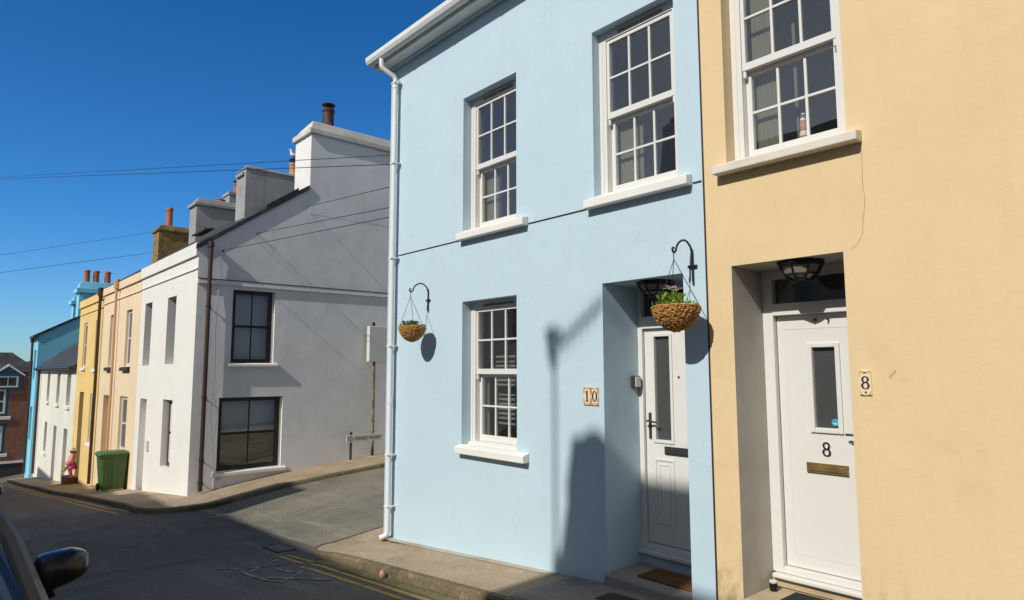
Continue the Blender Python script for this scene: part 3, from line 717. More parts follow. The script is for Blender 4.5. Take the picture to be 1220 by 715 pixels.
# ------------------------------------------------------------------ hanging baskets
def hanging_basket(loc, R_, h, hook, label, seed, tall, flowers, leafm):
    rnd = random.Random(seed)
    t = thing('hanging_basket', label, 'hanging basket', loc, 'wicker hanging baskets on the blue house')
    c = Vector(loc); mb = MB(); n = 56; m = 13
    rings = []
    for k in range(m+1):           # woven bowl: bulging strands alternate
        u = k/m; z = -h+h*u; r = R_*max(.10, (1-(1-u)**1.9)**.62)
        rings.append([(c.x+(r+.006*(1 if (j+k) % 2 else -1))*math.cos(2*math.pi*(j+.35*rnd.random())/n), c.y+(r+.006*(1 if (j+k) % 2 else -1))*math.sin(2*math.pi*(j+.35*rnd.random())/n), c.z+z+rnd.uniform(-.006, .006)) for j in range(n)])
    mb.loft(rings, cap=True)
    mb.tube([(c.x+R_*math.cos(2*math.pi*j/24), c.y+R_*math.sin(2*math.pi*j/24), c.z+rnd.uniform(-.005, .006)) for j in range(25)], .009, 6, cap=False)
    # loose strand knots
    for k in range(520):
        a_ = rnd.uniform(0, 6.283); u = rnd.uniform(.08, .97); z = -h+h*u; r = R_*(1-(1-u)**1.9)**.62+.003
        p = Vector((c.x+r*math.cos(a_), c.y+r*math.sin(a_), c.z+z)); d = Vector((-math.sin(a_), math.cos(a_), rnd.uniform(-.9, .9))).normalized()*.013
        q = Vector((math.cos(a_), math.sin(a_), 0))*.006
        mb.tube([p-d, p+q, p+d], [.003, .0065, .003], 5)
    mb.build('basket', 'wicker', t)
    mb = MB(); mb.lathe((c.x, c.y, c.z-.035), [(R_*.95, 0), (R_*.5, .012), (.01, .016)], 18); mb.build('compost', 'soil', t)
    mb = MB(); hk = Vector(hook); top = hk-Vector((0, 0, .06))
    mb.tube([hk+Vector((0, 0, .01)), top], .004, 6)
    for k in range(3):
        a_ = 2*math.pi*k/3+.35; e = c+Vector((R_*math.cos(a_), R_*math.sin(a_), .005)); L = (e-top).length; nn = int(L/.016)
        for j in range(nn):
            p0 = top+(e-top)*j/nn; p1 = top+(e-top)*(j+.85)/nn
            mb.tube([p0, (p0+p1)/2+Vector((.002*(j % 2), .002*((j+1) % 2), 0)), p1], .0032, 4)
    mb.build('chain', 'black', t)
    mb = MB()
    for k in range(430):
        a_ = rnd.uniform(0, 6.283); out = k > 300; rr = R_*math.sqrt(rnd.random())*(1.04 if out else .66)
        zz = rnd.uniform(-.01, tall*(.4 if out else 1.0))*(1-.4*rr/R_)
        p = c+Vector((rr*math.cos(a_)-(0 if out else .035), rr*math.sin(a_), zz)); s_ = rnd.uniform(.012, .028)
        d1 = Vector((rnd.uniform(-1, 1), rnd.uniform(-1, 1), rnd.uniform(-.2, 1))).normalized(); d2 = d1.cross(Vector((rnd.random(), rnd.random(), rnd.random()))).normalized()
        mb.poly([p-d1*s_, p-d2*s_*.5, p+d1*s_*1.2, p+d2*s_*.5])
    for k in range(30):
        a_ = rnd.uniform(0, 6.283); rr = R_*.5*rnd.random()
        mb.tube([c+Vector((rr*.5*math.cos(a_), rr*.5*math.sin(a_), -.03)), c+Vector((rr*math.cos(a_)-.02, rr*math.sin(a_), tall*.8))], .003, 4)
    o = mb.build('plant', leafm, t); o['kind'] = 'stuff'
    for k in range(flowers):
        p = c+Vector((rnd.uniform(-.12, .01), rnd.uniform(-.09, .06), tall*rnd.uniform(.95, 1.25))); mb = MB()
        for j in range(8):
            a_ = 6.283*j/8; q = Vector((math.cos(a_), math.sin(a_), .35))*.017; w_ = Vector((-math.sin(a_), math.cos(a_), .3))*.008
            mb.poly([p, p+q*.7+w_, p+q*1.3, p+q*.7-w_])
        mb.build('flower', 'petal', t)
    return t
hanging_basket((-3.015,-.268,2.135), .178, .195, (-3.022,-.268,2.57), 'larger wicker hanging basket with bushy green plant and pale flowers beside door number 10', 3, .13, 14, 'leaf')
hanging_basket((-6.80,-.262,2.172), .158, .185, (-6.836,-.268,2.60), 'smaller wicker hanging basket with low green leaves next to the white downpipe', 9, .08, 0, 'leaf_dark')
mb = MB()
for k in range(1): mb.bev(-3.74, -3.20, .10, .39, -.1295, -.110, .006)
mt = mb.build('doormat', 'mat'); tag(mt, 'brown coir doormat on the step of door number 10', 'doormat')

# ------------------------------------------------------------------ yellow house (number 8)
yh = thing('yellow_house', 'ochre yellow house with white sash window above the white door of number 8', 'house', (-.3, .02, -.1))
fy = FY(.012); Y0, Y1 = -2.91, 2.6
oW8 = (-2.70,-1.79,3.262,4.97,.13); oD8 = (-2.69,-1.852,-.6,2.445,.45); oY2 = (.55,1.48,3.262,4.97,.13); oY3 = (.55,1.48,.85,2.445,.13)
mb = MB(); wall(mb, fy, Y0, Y1, -1.2, 6.0, [oW8, oD8, oY2, oY3])
for o in (oW8, oY2, oY3): reveal(mb, fy, o[:4]+(o[4]+.12,))
mb.poly([(Y1,.012,-1.2),(Y1,7.4,-1.2),(Y1,7.4,6),(Y1,3.7,8.6),(Y1,.012,6)]); mb.quad((Y0,7.4,-1.2), (Y1,7.4,-1.2), (Y1,7.4,6), (Y0,7.4,6))
mb.build('wall', 'yellow', yh)
a, b, c, d, r = oD8
mb = MB(); mb.quad(fy(a,c,.001), fy(a,d,.001), fy(a,d,r+.1), fy(a,c,r+.1)); mb.quad(fy(b,c,.001), fy(b,c,r+.1), fy(b,d,r+.1), fy(b,d,.001)); mb.quad(fy(a,d,.001), fy(b,d,.001), fy(b,d,r+.1), fy(a,d,r+.1))
mb.build('door_reveal', 'reveal_grey', yh)
sash_window(yh, fy, oW8, sillm='sill_old', sill=(-2.773,-1.690,3.17,3.247,.10), mid=4.035, vent=False, curtain_w=.26, curtain_full=True)
sash_window(yh, fy, oY2, sillm='sill_old', sill=(.48,1.58,3.17,3.247,.10), mid=4.035, vent=False)
sash_window(yh, fy, oY3, sillm='sill_old', sill=(.48,1.58,.76,.836,.10), mid=1.6, vent=False)
mb = MB(); ringframe(mb, fy, a+.001, b-.001, .085, d-.001, .088, r-.005, r+.075, wb=.05, wt=.075)
fbox(mb, fy, a+.0895, b-.0895, 2.075, 2.17, r-.012, r+.073)
frm = mb.build('door_frame', 'white_pvc', yh, bevel=.005)
mb = MB(); mb.quad(fy(a+.088,2.17,r+.05), fy(b-.088,2.17,r+.05), fy(b-.088,2.37,r+.05), fy(a+.088,2.37,r+.05)); mb.build('fanlight', 'far_glass', frm)
mb = MB(); fbox(mb, fy, a+.02, b-.02, .050, .083, r-.06, r+.07); mb.build('threshold', 'white_pvc', frm, bevel=.008)
la, lb = a+.094, b-.094; g = (-2.322,-2.150,1.207,1.815)
mb = MB(); wall(mb, lambda s, z, dd: fy(s, z, r+.048+dd), la, lb, .14, 2.072, [g+(0,)]); reveal(mb, lambda s, z, dd: fy(s, z, r+.048+dd), g+(.03,))
leaf = mb.build('front_door', 'white_pvc', yh)
mb = MB(); ringframe(mb, fy, g[0]-.036, g[1]+.036, g[2]-.038, g[3]+.036, .036, r+.030, r+.047); mb.build('glazing_bead', 'white_pvc', leaf, bevel=.006)
mb = MB(); mb.quad(fy(g[0],g[2],r+.070), fy(g[1],g[2],r+.070), fy(g[1],g[3],r+.070), fy(g[0],g[3],r+.070)); mb.build('door_glass', 'far_glass', leaf)
mb = MB()
ringframe(mb, fy, la+.06, lb-.06, .24, 1.97, .006, r+.0455, r+.0475); mb.build('door_moulding', 'white_pvc', leaf)
mb = MB(); mb.lathe((0,0,0), [(.028,0),(.028,.002)], 20); mb.v = [(g[1]-.032+p[0], .012+r+.067-p[2], g[2]+.045+p[1]) for p in mb.v]; mb.build('round_sticker', 'sticker', leaf)
mb = MB(); mb.box(g[1]-.05, g[1]-.018, .012+r+.0635, .012+r+.0645, g[2]+.030, g[2]+.040); mb.build('sticker_stripe', 'sign_white', leaf)
mb = MB(); digit(mb, '8', fy, -2.247, 1.052, .105, r+.036, r+.047); mb.build('numeral', 'chrome', leaf)
mb = MB(); fbox(mb, fy, -2.402, -2.093, .868, .943, r+.032, r+.047); fbox(mb, fy, -2.375, -2.12, .884, .926, r+.026, r+.0315); mb.build('letter_plate', 'brass', leaf, bevel=.004)
mb = MB(); mb.tube([fy(-2.0,1.175,r+.027), fy(-2.0,1.175,r-.02), fy(-2.01,1.175,r-.028), fy(-2.075,1.175,r-.028)], .009, 8); mb.tube([fy(-2.0,1.11,r+.027), fy(-2.0,1.11,r-.01), fy(-2.04,1.108,r-.012)], .009, 8)
mb.build('door_handle', 'dark_grey', leaf)
mb = MB(); fbox(mb, fy, -1.985, -1.975, 1.45, 1.62, r+.02, r+.027); mb.build('lock_strip', 'dark_grey', leaf)
for x in (-2.29, -2.19): mb = MB(); fbox(mb, fy, x, x+.012, 2.02, 2.036, r+.012, r+.047); mb.build('wreath_hook', 'dark_grey', leaf)
mb = MB(); mb.bev(a+.0015, b-.0015, -.005, r-.0, -.8, -.02, .015); fbox(mb, fy, a+.002, b-.002, -.0195, .049, r-.012, r+.06); mb.build('door_step', 'step_warm', yh)
roof_lantern(yh, (-2.235,.20,2.4435), .165, .145)
mb = MB(); fbox(mb, fy, -1.791, -1.717, 1.478, 1.642, -.011, -.001); np8 = mb.build('number_plate', 'cream_tile', yh, bevel=.004)
mb = MB(); digit(mb, '8', fy, -1.754, 1.561, .086, -.0135, -.0115); mb.build('numeral', 'digit', np8)
mb = MB()
for sx in (-1, 1):
    for sz in (-1, 1):
        x_, z_ = -1.754+sx*.034, 1.56+sz*.079
        mb.prism([fy(x_,z_,-.0118), fy(x_-sx*.024,z_,-.0118), fy(x_-sx*.006,z_-sz*.014,-.0118), fy(x_,z_-sz*.03,-.0118)], (0,-.0009,0))
mb.build('tile_border', 'yellow_glaze', np8)
mb = MB(); fbox(mb, fy, -1.768, -1.742, 1.622, 1.63, -.0125, -.0115); fbox(mb, fy, -1.758, -1.75, 1.490, 1.505, -.0125, -.0115); fbox(mb, fy, -1.763, -1.745, 1.496, 1.499, -.0128, -.0115); mb.build('tile_motif', 'far_glass', np8)
mb = MB(); pts = [(-1.70,3.165),(-1.698,3.02),(-1.703,2.9),(-1.694,2.78),(-1.70,2.72),(-1.715,2.62),(-1.72,2.55),(-1.75,2.49),(-1.80,2.452)]
for (x0, z0), (x1, z1) in zip(pts[:-1], pts[1:]):
    mb.quad(fy(x0-.0015,z0,-.0012), fy(x0+.0015,z0,-.0012), fy(x1+.0015,z1,-.0012), fy(x1-.0015,z1,-.0012))
mb.build('wall_crack', 'crack', yh)
mb = MB(); mb.quad(fy(-1.615,1.60,-.0012), fy(-1.605,1.592,-.0012), fy(-1.565,1.636,-.0012), fy(-1.572,1.645,-.0012)); mb.build('scrape', 'tile_scrape', yh)
mb = MB(); mb.box(-2.911, -2.902, .004, .0115, -.5, 5.8); mb.build('wall_joint', 'brown_pipe', yh)
mb = MB(); fbox(mb, fy, Y0+.003, Y1, 5.82, 6.0, -.05, -.002); mb.build('cornice', 'white_wall', yh)
mb = MB(); mb.prism([(Y0+.003, y+.012, z) for y, z in prof], (Y1-Y0, 0, 0)); mb.build('gutter', 'white_pipe', yh)
mb = MB(); roof_prism(mb, Y0+.002, Y1+.1, -.25, 6.06, 3.7, 8.9, 7.7, 6.06); mb.build('roof', 'slate', yh)
mb = MB(); mb.bev(-2.47, -2.0, .10, .37, -.0195, -.004, .005); tag(mb.build('doormat', 'mat_dark'), 'charcoal doormat on the step of door number 8', 'doormat')
jar = thing('candle_jar', 'small dark jar with a white lid on the step of door number 8', 'jar', (-2.615,.315,-.02))
mb = MB(); mb.lathe((-2.615,.315,-.0195), [(.026,0),(.030,.006),(.030,.052),(.027,.058)], 16); mb.build('jar', 'black_gloss', jar, smooth=True)
mb = MB(); mb.lathe((-2.615,.315,-.0195), [(.028,.059),(.030,.062),(.030,.074),(.026,.077)], 16); mb.build('lid', 'sign_white', jar, smooth=True)

orn = thing('window_ornament', 'small red and white ornament on a white stand inside the yellow house window', 'ornament', (-2.235,.36,3.36))
mb = MB(); mb.bev(-2.28, -2.19, .335, .385, 3.30, 3.42, .004); mb.build('stand', 'sign_white', orn)
mb = MB(); mb.lathe((-2.235,.36,3.421), [(.028,0),(.03,.03),(.024,.09),(.03,.11),(.018,.15),(.02,.18),(.004,.20)], 12); mb.build('figure', 'coral', orn, smooth=True)
mb = MB(); mb.lathe((-2.235,.36,3.421), [(.031,.02),(.032,.04),(.029,.06)], 12, cap=False); mb.lathe((-2.235,.36,3.421), [(.023,.145),(.023,.17),(.012,.205)], 12); mb.build('trim', 'feather_white', orn, smooth=True)
# ------------------------------------------------------------------ white end house with the weathered gable
XG, YT = -14.98, -.45
fg = FX(XG); ft = FY(YT)
wh = thing('white_end_house', 'white end of terrace house with tall grey weathered gable and dark brown windows', 'house', (-17.5, -.45, -1.2))
WL = -20.02
tw = [(-19.53,-18.80,1.77,3.40,.32), (-17.30,-16.55,1.79,3.375,.32)]
td = (-19.53,-18.84,-2.4,.92,.32); tl = (-17.26,-16.45,-.58,.97,.17)
mb = MB(); wall(mb, ft, WL, XG, -3, 4.39, tw+[td, tl])
for o in tw+[tl]: reveal(mb, ft, o)
a, b, c, d, r = td
mb.quad(ft(a,c,0), ft(a,d,0), ft(a,d,r), ft(a,c,r)); mb.quad(ft(b,c,0), ft(b,c,r), ft(b,d,r), ft(b,d,0)); mb.quad(ft(a,d,0), ft(b,d,0), ft(b,d,r), ft(a,d,r))
mb.build('front_wall', 'white_wall', wh)
gu = (.30,1.245,1.81,3.43,.09); gl = (.10,1.50,-.505,1.055,.09)
mb = MB(); wall(mb, fg, YT, 6.7, -2, 4.27, [gu, gl]); reveal(mb, fg, gu); reveal(mb, fg, gl)
mb.poly([(XG,YT,4.27),(XG,6.7,4.27),(XG,3.1,6.81)]); mb.quad((WL,6.7,-3), (XG,6.7,-3), (XG,6.7,4.27), (WL,6.7,4.27))
mb.poly([(WL,YT,4.27),(WL,3.1,6.81),(WL,6.7,4.27)]); mb.build('gable_wall', 'gable', wh)
mb = MB(); fbox(mb, ft, WL+.002, XG, 4.11, 4.385, -.05, -.002); fbox(mb, ft, WL+.002, XG, 3.815, 3.84, -.03, -.002); mb.build('parapet_band', 'white_wall', wh)
mb = MB(); mb.hexa([(XG+.002,YT,3.50),(XG+.045,YT,3.51),(XG+.045,6.7,3.53),(XG+.002,6.7,3.52),(XG+.002,YT,3.61),(XG+.042,YT,3.605),(XG+.042,6.7,3.625),(XG+.002,6.7,3.63)]); mb.build('gable_band', 'gable', wh)
mb = MB(); mb.hexa([(XG+.002,YT,3.612),(XG+.05,YT,3.608),(XG+.05,6.7,3.628),(XG+.002,6.7,3.632),(XG+.002,YT,3.628),(XG+.05,YT,3.624),(XG+.05,6.7,3.644),(XG+.002,6.7,3.648)]); mb.build('band_flashing', 'slate_edge', wh)
for o, sl in ((gu, (.24,1.34,1.725,1.79,.085)), (gl, (.02,1.60,-.60,-.525,.085))):
    a, b, c, d, r = o
    w = MB(); ringframe(w, fg, a+.001, b-.04, c+.001, d-.001, .085, r-.035, r+.06)
    zz = c+(d-c)*.5; x0, x1 = a+.086, b-.126; xm = (x0+x1)/2
    fbox(w, fg, x0, x1, zz-.028, zz+.028, r-.02, r+.03)
    for z0, z1 in ((c+.087, zz-.029), (zz+.029, d-.087)): fbox(w, fg, xm-.014, xm+.014, z0, z1, r-.01, r+.02)
    wn = w.build('window', 'brown_frame', wh, bevel=.006)
    q = MB(); q.quad(fg(x0,c+.08,r+.005), fg(x1,c+.08,r+.005), fg(x1,d-.08,r+.005), fg(x0,d-.08,r+.005)); q.build('pane', 'glass', wn)
    q = MB(); fbox(q, fg, b-.039, b-.001, c+.001, d-.001, r-.02, r+.03); q.build('reveal_board', 'sill', wn)
    q = MB(); q.hexa([fg(sl[0],sl[2],-sl[4]), fg(sl[1],sl[2],-sl[4]), fg(sl[1],sl[2],-.002), fg(sl[0],sl[2],-.002), fg(sl[0],sl[3]-.01,-sl[4]), fg(sl[1],sl[3]-.01,-sl[4]), fg(sl[1],sl[3]+.015,-.002), fg(sl[0],sl[3]+.015,-.002)]); q.build('sill', 'sill', wn, bevel=.006)
    nb = MB(); zs = c+.06 if o is gu else zz
    nb.quad(fg(a,zs,r+.13), fg(b,zs,r+.13), fg(b,d,r+.13), fg(a,d,r+.13)); nb.build('net_curtain', 'net', wn)
    if o is gl:
        nb = MB(); nb.quad(fg(a,c,r+.35), fg(b,c,r+.35), fg(b,zz+.1,r+.35), fg(a,zz+.1,r+.35)); nb.build('reflection_panel', 'olive', wn)  # olive panel added to imitate the green reflection in the lower panes
    rm = MB(); e = .4; y1 = 2.2
    rm.quad(fg(a-e,c-.4,y1), fg(b+e,c-.4,y1), fg(b+e,d+.2,y1), fg(a-e,d+.2,y1)); rm.quad(fg(a-e,c-.4,.16), fg(a-e,c-.4,y1), fg(a-e,d+.2,y1), fg(a-e,d+.2,.16)); rm.quad(fg(b+e,c-.4,.16), fg(b+e,c-.4,y1), fg(b+e,d+.2,y1), fg(b+e,d+.2,.16))
    rm.quad(fg(a-e,d+.2,.16), fg(b+e,d+.2,.16), fg(b+e,d+.2,y1), fg(a-e,d+.2,y1)); rm.quad(fg(a-e,c-.4,.16), fg(b+e,c-.4,.16), fg(b+e,c-.4,y1), fg(a-e,c-.4,y1)); rm.build('room_lining', 'room', wn)
for o in tw: plain_window(wh, ft, o, 'brown_frame', fw=.06)
plain_window(wh, ft, tl, 'brown_frame', fw=.10)
mb = MB(); a, b, c, d, r = td; fbox(mb, ft, a+.001, b-.001, -1.36, d-.001, r-.03, r+.03); mb.build('front_door', 'sill', wh)
mb = MB(); fbox(mb, ft, -18.52, -18.36, -.32, -.08, -.05, -.002); mb.build('letter_box', 'cabinet', wh)
mb = MB()
mb.prism([(WL,YT-.02,4.36),(WL,3.1,6.90),(WL,6.9,4.2),(WL,6.9,4.1),(WL,3.1,6.80),(WL,YT-.02,4.26)], (XG-WL-.01, 0, 0))
mb.prism([(XG-.009,YT-.06,4.345),(XG-.009,1.975,6.085),(XG-.009,1.975,5.99),(XG-.009,YT-.06,4.245)], (.053, 0, 0))
mb.prism([(XG-.009,6.9,4.2),(XG-.009,4.42,5.97),(XG-.009,4.42,5.87),(XG-.009,6.9,4.1)], (.053, 0, 0))
rf = mb.build('roof', 'slate', wh)
mb = MB(); mb.prism([(XG-.55,.95,5.36),(XG-.55,1.7,5.9),(XG-.55,1.7,5.98),(XG-.55,.95,5.44)], (.6, 0, 0)); mb.build('lead_flashing', 'slate_edge', rf)
mb = MB(); mb.prism([(-16.9,-.1,4.86),(-16.9,.12,4.90),(-16.9,.12,4.94),(-16.9,-.1,4.90)], (1.0, 0, 0)); mb.build('skylight', 'slate_edge', rf)
def stack(parent, x0, x1, y0, y1, zb, zt, mat, capm, cap_h=.3, over=.09, name='chimney', lean=0):
    mb = MB(); mb.hexa([(x0-lean,y0,zb),(x1,y0,zb),(x1,y1,zb),(x0-lean,y1,zb),(x0,y0,zt),(x1,y0,zt),(x1,y1,zt),(x0,y1,zt)]); ch = mb.build(name, mat, parent)
    o = over
    mb = MB(); mb.hexa([(x0-o,y0-o,zt+.001),(x1+o,y0-o,zt+.001),(x1+o,y1+o,zt+.001),(x0-o,y1+o,zt+.001),(x0-o,y0-o,zt+cap_h*.42),(x1+o,y0-o,zt+cap_h*.42),(x1+o,y1+o,zt+cap_h*.42),(x0-o,y1+o,zt+cap_h*.42)])
    q = o*.35
    mb.hexa([(x0-q,y0-q,zt+cap_h*.421),(x1+q,y0-q,zt+cap_h*.421),(x1+q,y1+q,zt+cap_h*.421),(x0-q,y1+q,zt+cap_h*.421),(x0+.10,y0+.10,zt+cap_h),(x1-.02,y0+.03,zt+cap_h),(x1-.02,y1-.10,zt+cap_h),(x0+.10,y1-.10,zt+cap_h)])
    mb.build('chimney_cap', capm, ch, bevel=.02)
    return ch
def pot(parent, x, y, z, r, h, mat, cowl=None):
    mb = MB(); mb.lathe((x,y,z), [(r*1.12,0),(r*1.12,.05),(r,.07),(r*.92,h*.84),(r*1.06,h*.86),(r*1.06,h*.93),(r*.95,h*.95),(r*.95,h),(r*.7,h),(r*.7,h*.8)], 16); p = mb.build('chimney_pot', mat, parent, smooth=True)
    if cowl:
        q = MB()
        for k in range(4): q.tube([(x+r*.8*math.cos(k*1.57+.4), y+r*.8*math.sin(k*1.57+.4), z+h), (x+r*.8*math.cos(k*1.57+.4), y+r*.8*math.sin(k*1.57+.4), z+h+.09)], .012, 6)
        q.lathe((x,y,z+h+.09), [(r*1.1,0),(r*1.15,.02),(r*.5,.07),(.01,.08)], 16); q.build('cowl', cowl, parent)
    return p
big = stack(wh, -15.91, XG+.003, 1.995, 4.45, 5.4, 7.40, 'gable', 'cap', cap_h=.34, over=.07)
pot(big, -15.42, 2.62, 7.70, .15, .62, 'sooty_pot', 'sooty_pot')
# brown downpipe, cable hooks and shadow squiggles at the corner of the gable
mb = MB(); px, py = XG+.10, -.235
mb.tube([(px-.02,py,4.42),(px,py,4.25),(px,py,2),(px,py,0),(px,py,-.86)], .045, 10); mb.tube([(px,py,4.3),(px,py,4.42)], .065, 10)
pp = mb.build('drainpipe', 'brown_pipe', wh, smooth=True)
for z in (3.0,1.05,-.25,-.7): mb = MB(); mb.tube([(px,py,z),(px,py,z+.05)], .056, 10); mb.tube([(XG+.001,py+.1,z-.05),(px,py+.02,z+.03)], .012, 6); mb.build('pipe_clip', 'brown_pipe', pp)
mb = MB(); mb.bev(XG+.002, XG+.07, .05, .21, -.86, -.66, .008); mb.build('meter_box', 'cabinet', wh)
mb = MB(); mb.tube([(XG+.03,.02,4.22),(XG+.02,-.02,3.4),(XG+.05,-.05,2.4),(XG+.03,-.01,1.6),(XG+.06,-.08,.8),(XG+.03,.0,.1),(XG+.03,.1,-.66)], .006, 6)
mb.tube([(XG+.05,-.03,1.2),(XG+.10,.05,.7),(XG+.05,.03,.25)], .005, 6); mb.build('shadow_squiggle', 'gable', wh)  # wall-coloured tubes put in for the squiggly shadows on the gable
mb = MB(); mb.tube([(XG+.001,.03,4.24),(XG+.09,.03,4.27),(XG+.09,.03,4.22)], .012, 6); mb.build('cable_hook', 'black', wh)
mb = MB(); mb.tube([(XG+.001,.77,4.74),(XG+.06,.77,4.76)], .012, 6); mb.build('cable_hook', 'black', wh)

# ------------------------------------------------------------------ rest of the terrace
def terrace(root, x0, x1, zt, wm, ops, doors, parapet=True, base=-4.5, wl_mat='wall'):
    mb = MB(); wall(mb, ft, x0, x1, base, zt, ops+doors)
    for o in ops: reveal(mb, ft, o)
    for a, b, c, d, r in doors:
        mb.quad(ft(a,c,0), ft(a,d,0), ft(a,d,r), ft(a,c,r)); mb.quad(ft(b,c,0), ft(b,c,r), ft(b,d,r), ft(b,d,0)); mb.quad(ft(a,d,0), ft(b,d,0), ft(b,d,r), ft(a,d,r))
    mb.quad((x0,6.7,base), (x1,6.7,base), (x1,6.7,zt), (x0,6.7,zt))
    mb.quad((x0,YT,base), (x0,6.7,base), (x0,6.7,zt), (x0,YT,zt)); 
    mb.build('wall', wm, root)
be = thing('beige_house', 'beige peach terrace house between the white end house and the yellow ochre house', 'house', (-22.6,-.45,-1.8))
bw = [(-24.08,-23.38,1.76,3.38,.10), (-21.78,-21.05,1.76,3.38,.10), (-22.02,-21.03,-.62,.91,.10)]
bd = (-24.45,-23.62,-2.6,.88,.3)
terrace(be, -25.30, WL-.003, 4.33, 'beige', bw, [bd])
for o in bw: plain_window(be, ft, o, 'white_pvc', fw=.09, sill=(o[0]-.12,o[1]+.1,o[2]-.13,o[2]-.02,.09), sillm='slate_edge')
mb = MB(); a, b, c, d, r = bd; fbox(mb, ft, a+.001, b-.001, -1.98, d-.001, r-.02, r+.03); mb.build('front_door', 'tan_pipe', be)
mb = MB(); fbox(mb, ft, -25.29, WL-.01, 4.10, 4.325, -.05, -.002); fbox(mb, ft, -25.29, WL-.01, 3.80, 3.825, -.03, -.002); mb.build('parapet_band', 'beige', be)
mb = MB(); mb.tube([(-22.88,YT-.10,4.3),(-22.88,YT-.09,1),(-22.9,YT-.09,-1.75)], .036, 8); mb.tube([(-22.88,YT-.10,4.12),(-22.88,YT-.10,4.4)], .075, 8); mb.build('drainpipe', 'tan_pipe', be, smooth=True)
def troof(root, x0, x1, zE, drop=0, verge=False):
    mb = MB(); mb.prism([(x0,YT-.02,zE-.03),(x0,3.1,6.90),(x0,6.9,4.2),(x0,6.9,4.1),(x0,3.1,6.80),(x0,YT-.02,zE-.13)], (x1-x0, 0, 0)); return mb.build('roof', 'slate', root)
r_be = troof(be, -25.30, WL-.003, 4.40)
c2 = stack(be, -20.30, -19.50, 2.0, 4.3, 5.6, 7.60, 'cement', 'cement', cap_h=.10, over=.03)
mb = MB(); mb.bev(-20.2, -19.62, 1.93, 2.01, 7.42, 7.52, .01); mb.build('corbel', 'cement', c2)
pot(c2, -19.95, 3.62, 7.66, .135, .52, 'buff_pot', 'black')
mb = MB(); mb.lathe((-19.95,3.98,7.69), [(.15,0),(.12,.1),(.12,.45),(.14,.5)], 14); mb.build('chimney_pot', 'sooty_pot', c2, smooth=True)
c3 = stack(be, -25.15, -24.35, 2.0, 4.6, 5.6, 7.42, 'cement', 'cement', cap_h=.28, over=.08)
pot(c3, -24.75, 2.9, 7.66, .17, .18, 'terracotta')
och = thing('yellow_ochre_house', 'narrow yellow ochre terrace house with a dark brown pipe on its edge', 'house', (-27.6,-.45,-2.3))
yw = [(-28.9,-28.17,1.75,3.38,.07), (-26.55,-25.78,1.70,3.37,.07), (-26.8,-25.85,-.8,.86,.07)]; yd = (-28.95,-28.08,-2.9,.87,.3)
terrace(och, -29.95, -25.303, 4.27, 'ochre', yw, [yd])
for o in yw: plain_window(och, ft, o, 'white_pvc', fw=.09, sill=(o[0]-.08,o[1]+.06,o[2]-.10,o[2]-.01,.06))
mb = MB(); a, b, c, d, r = yd; fbox(mb, ft, a+.001, b-.001, -2.3, d-.001, r-.02, r+.03); mb.build('front_door', 'brown_frame', och)
mb = MB(); fbox(mb, ft, -29.94, -25.31, 4.0, 4.26, -.05, -.002); fbox(mb, ft, -29.94, -25.31, 3.72, 3.745, -.03, -.002); mb.build('parapet_band', 'ochre', och)
mb = MB(); mb.tube([(-25.4,YT-.11,4.33),(-25.4,YT-.10,1),(-25.45,YT-.10,-2.0)], .048, 8); mb.tube([(-25.4,YT-.11,4.1),(-25.4,YT-.11,4.38)], .08, 8); mb.build('drainpipe', 'brown_pipe', och, smooth=True)
troof(och, -29.95, -25.303, 4.30)
c4 = stack(och, -30.35, -29.45, 2.0, 4.4, 5.4, 7.33, 'brownstone', 'brownstone', cap_h=.26, over=.07)
mb = MB(); mb.box(-30.45, -29.35, 1.9, 2.15, 5.6, 6.05); mb.build('chimney_base', 'terracotta', c4)
pot(c4, -29.9, 2.46, 7.55, .13, .88, 'terracotta')
# chimneys of the row behind
for nm, x, y0, y1, z, lab in (('rear_chimney', -30.0, 4.75, 6.6, 9.36, 'small grey chimney with orange pot seen between the two big grey stacks'),):
    t = thing(nm, lab, 'chimney', (x, y0, 4.0)); mb = MB(); mb.box(x-.4, x+.4, y0, y1, 4.0, z); mb.build('stack', 'cement', t)
    mb = MB(); mb.box(x-.46, x+.46, y0-.05, y1+.05, z+.001, z+.12); mb.build('chimney_cap', 'cement', t)
    pot(t, x+.1, y0+.42, z+.12, .17, .48, 'terracotta', 'sooty_pot')
# low white cottage
lw = thing('white_cottage', 'low white cottage with slate roof and narrow windows tinted lilac as shade beside the ochre house', 'house', (-35,-.45,-3))
LX0, LX1 = -41.3, -29.953
lo = [(-38.2,-37.3,.22,1.62,.3), (-35.0,-34.1,.23,1.66,.3), (-32.2,-31.2,.24,1.68,.3), (-38.1,-37.25,-2.1,-.72,.3)]
ld = [(-35.1,-34.2,-3.6,-.72,.3), (-32.2,-31.25,-3.6,-.66,.3)]
mb = MB(); wall(mb, ft, LX0, LX1, -5, 1.80, lo+ld)
for o in lo: reveal(mb, ft, o)
for a, b, c, d, r in ld:
    mb.quad(ft(a,c,0), ft(a,d,0), ft(a,d,r), ft(a,c,r)); mb.quad(ft(b,c,0), ft(b,c,r), ft(b,d,r), ft(b,d,0)); mb.quad(ft(a,d,0), ft(b,d,0), ft(b,d,r), ft(a,d,r))
mb.build('wall', 'cottage_white', lw)
for o in lo: plain_window(lw, ft, o, 'lilac', fw=.12, sill=(o[0]-.1,o[1]+.1,o[2]-.12,o[2]-.01,.08))
for a, b, c, d, r in ld:
    mb = MB(); fbox(mb, ft, a+.001, b-.001, P((a+b)/2)+.05, d-.001, r-.02, r+.03); mb.build('front_door', 'lilac', lw)
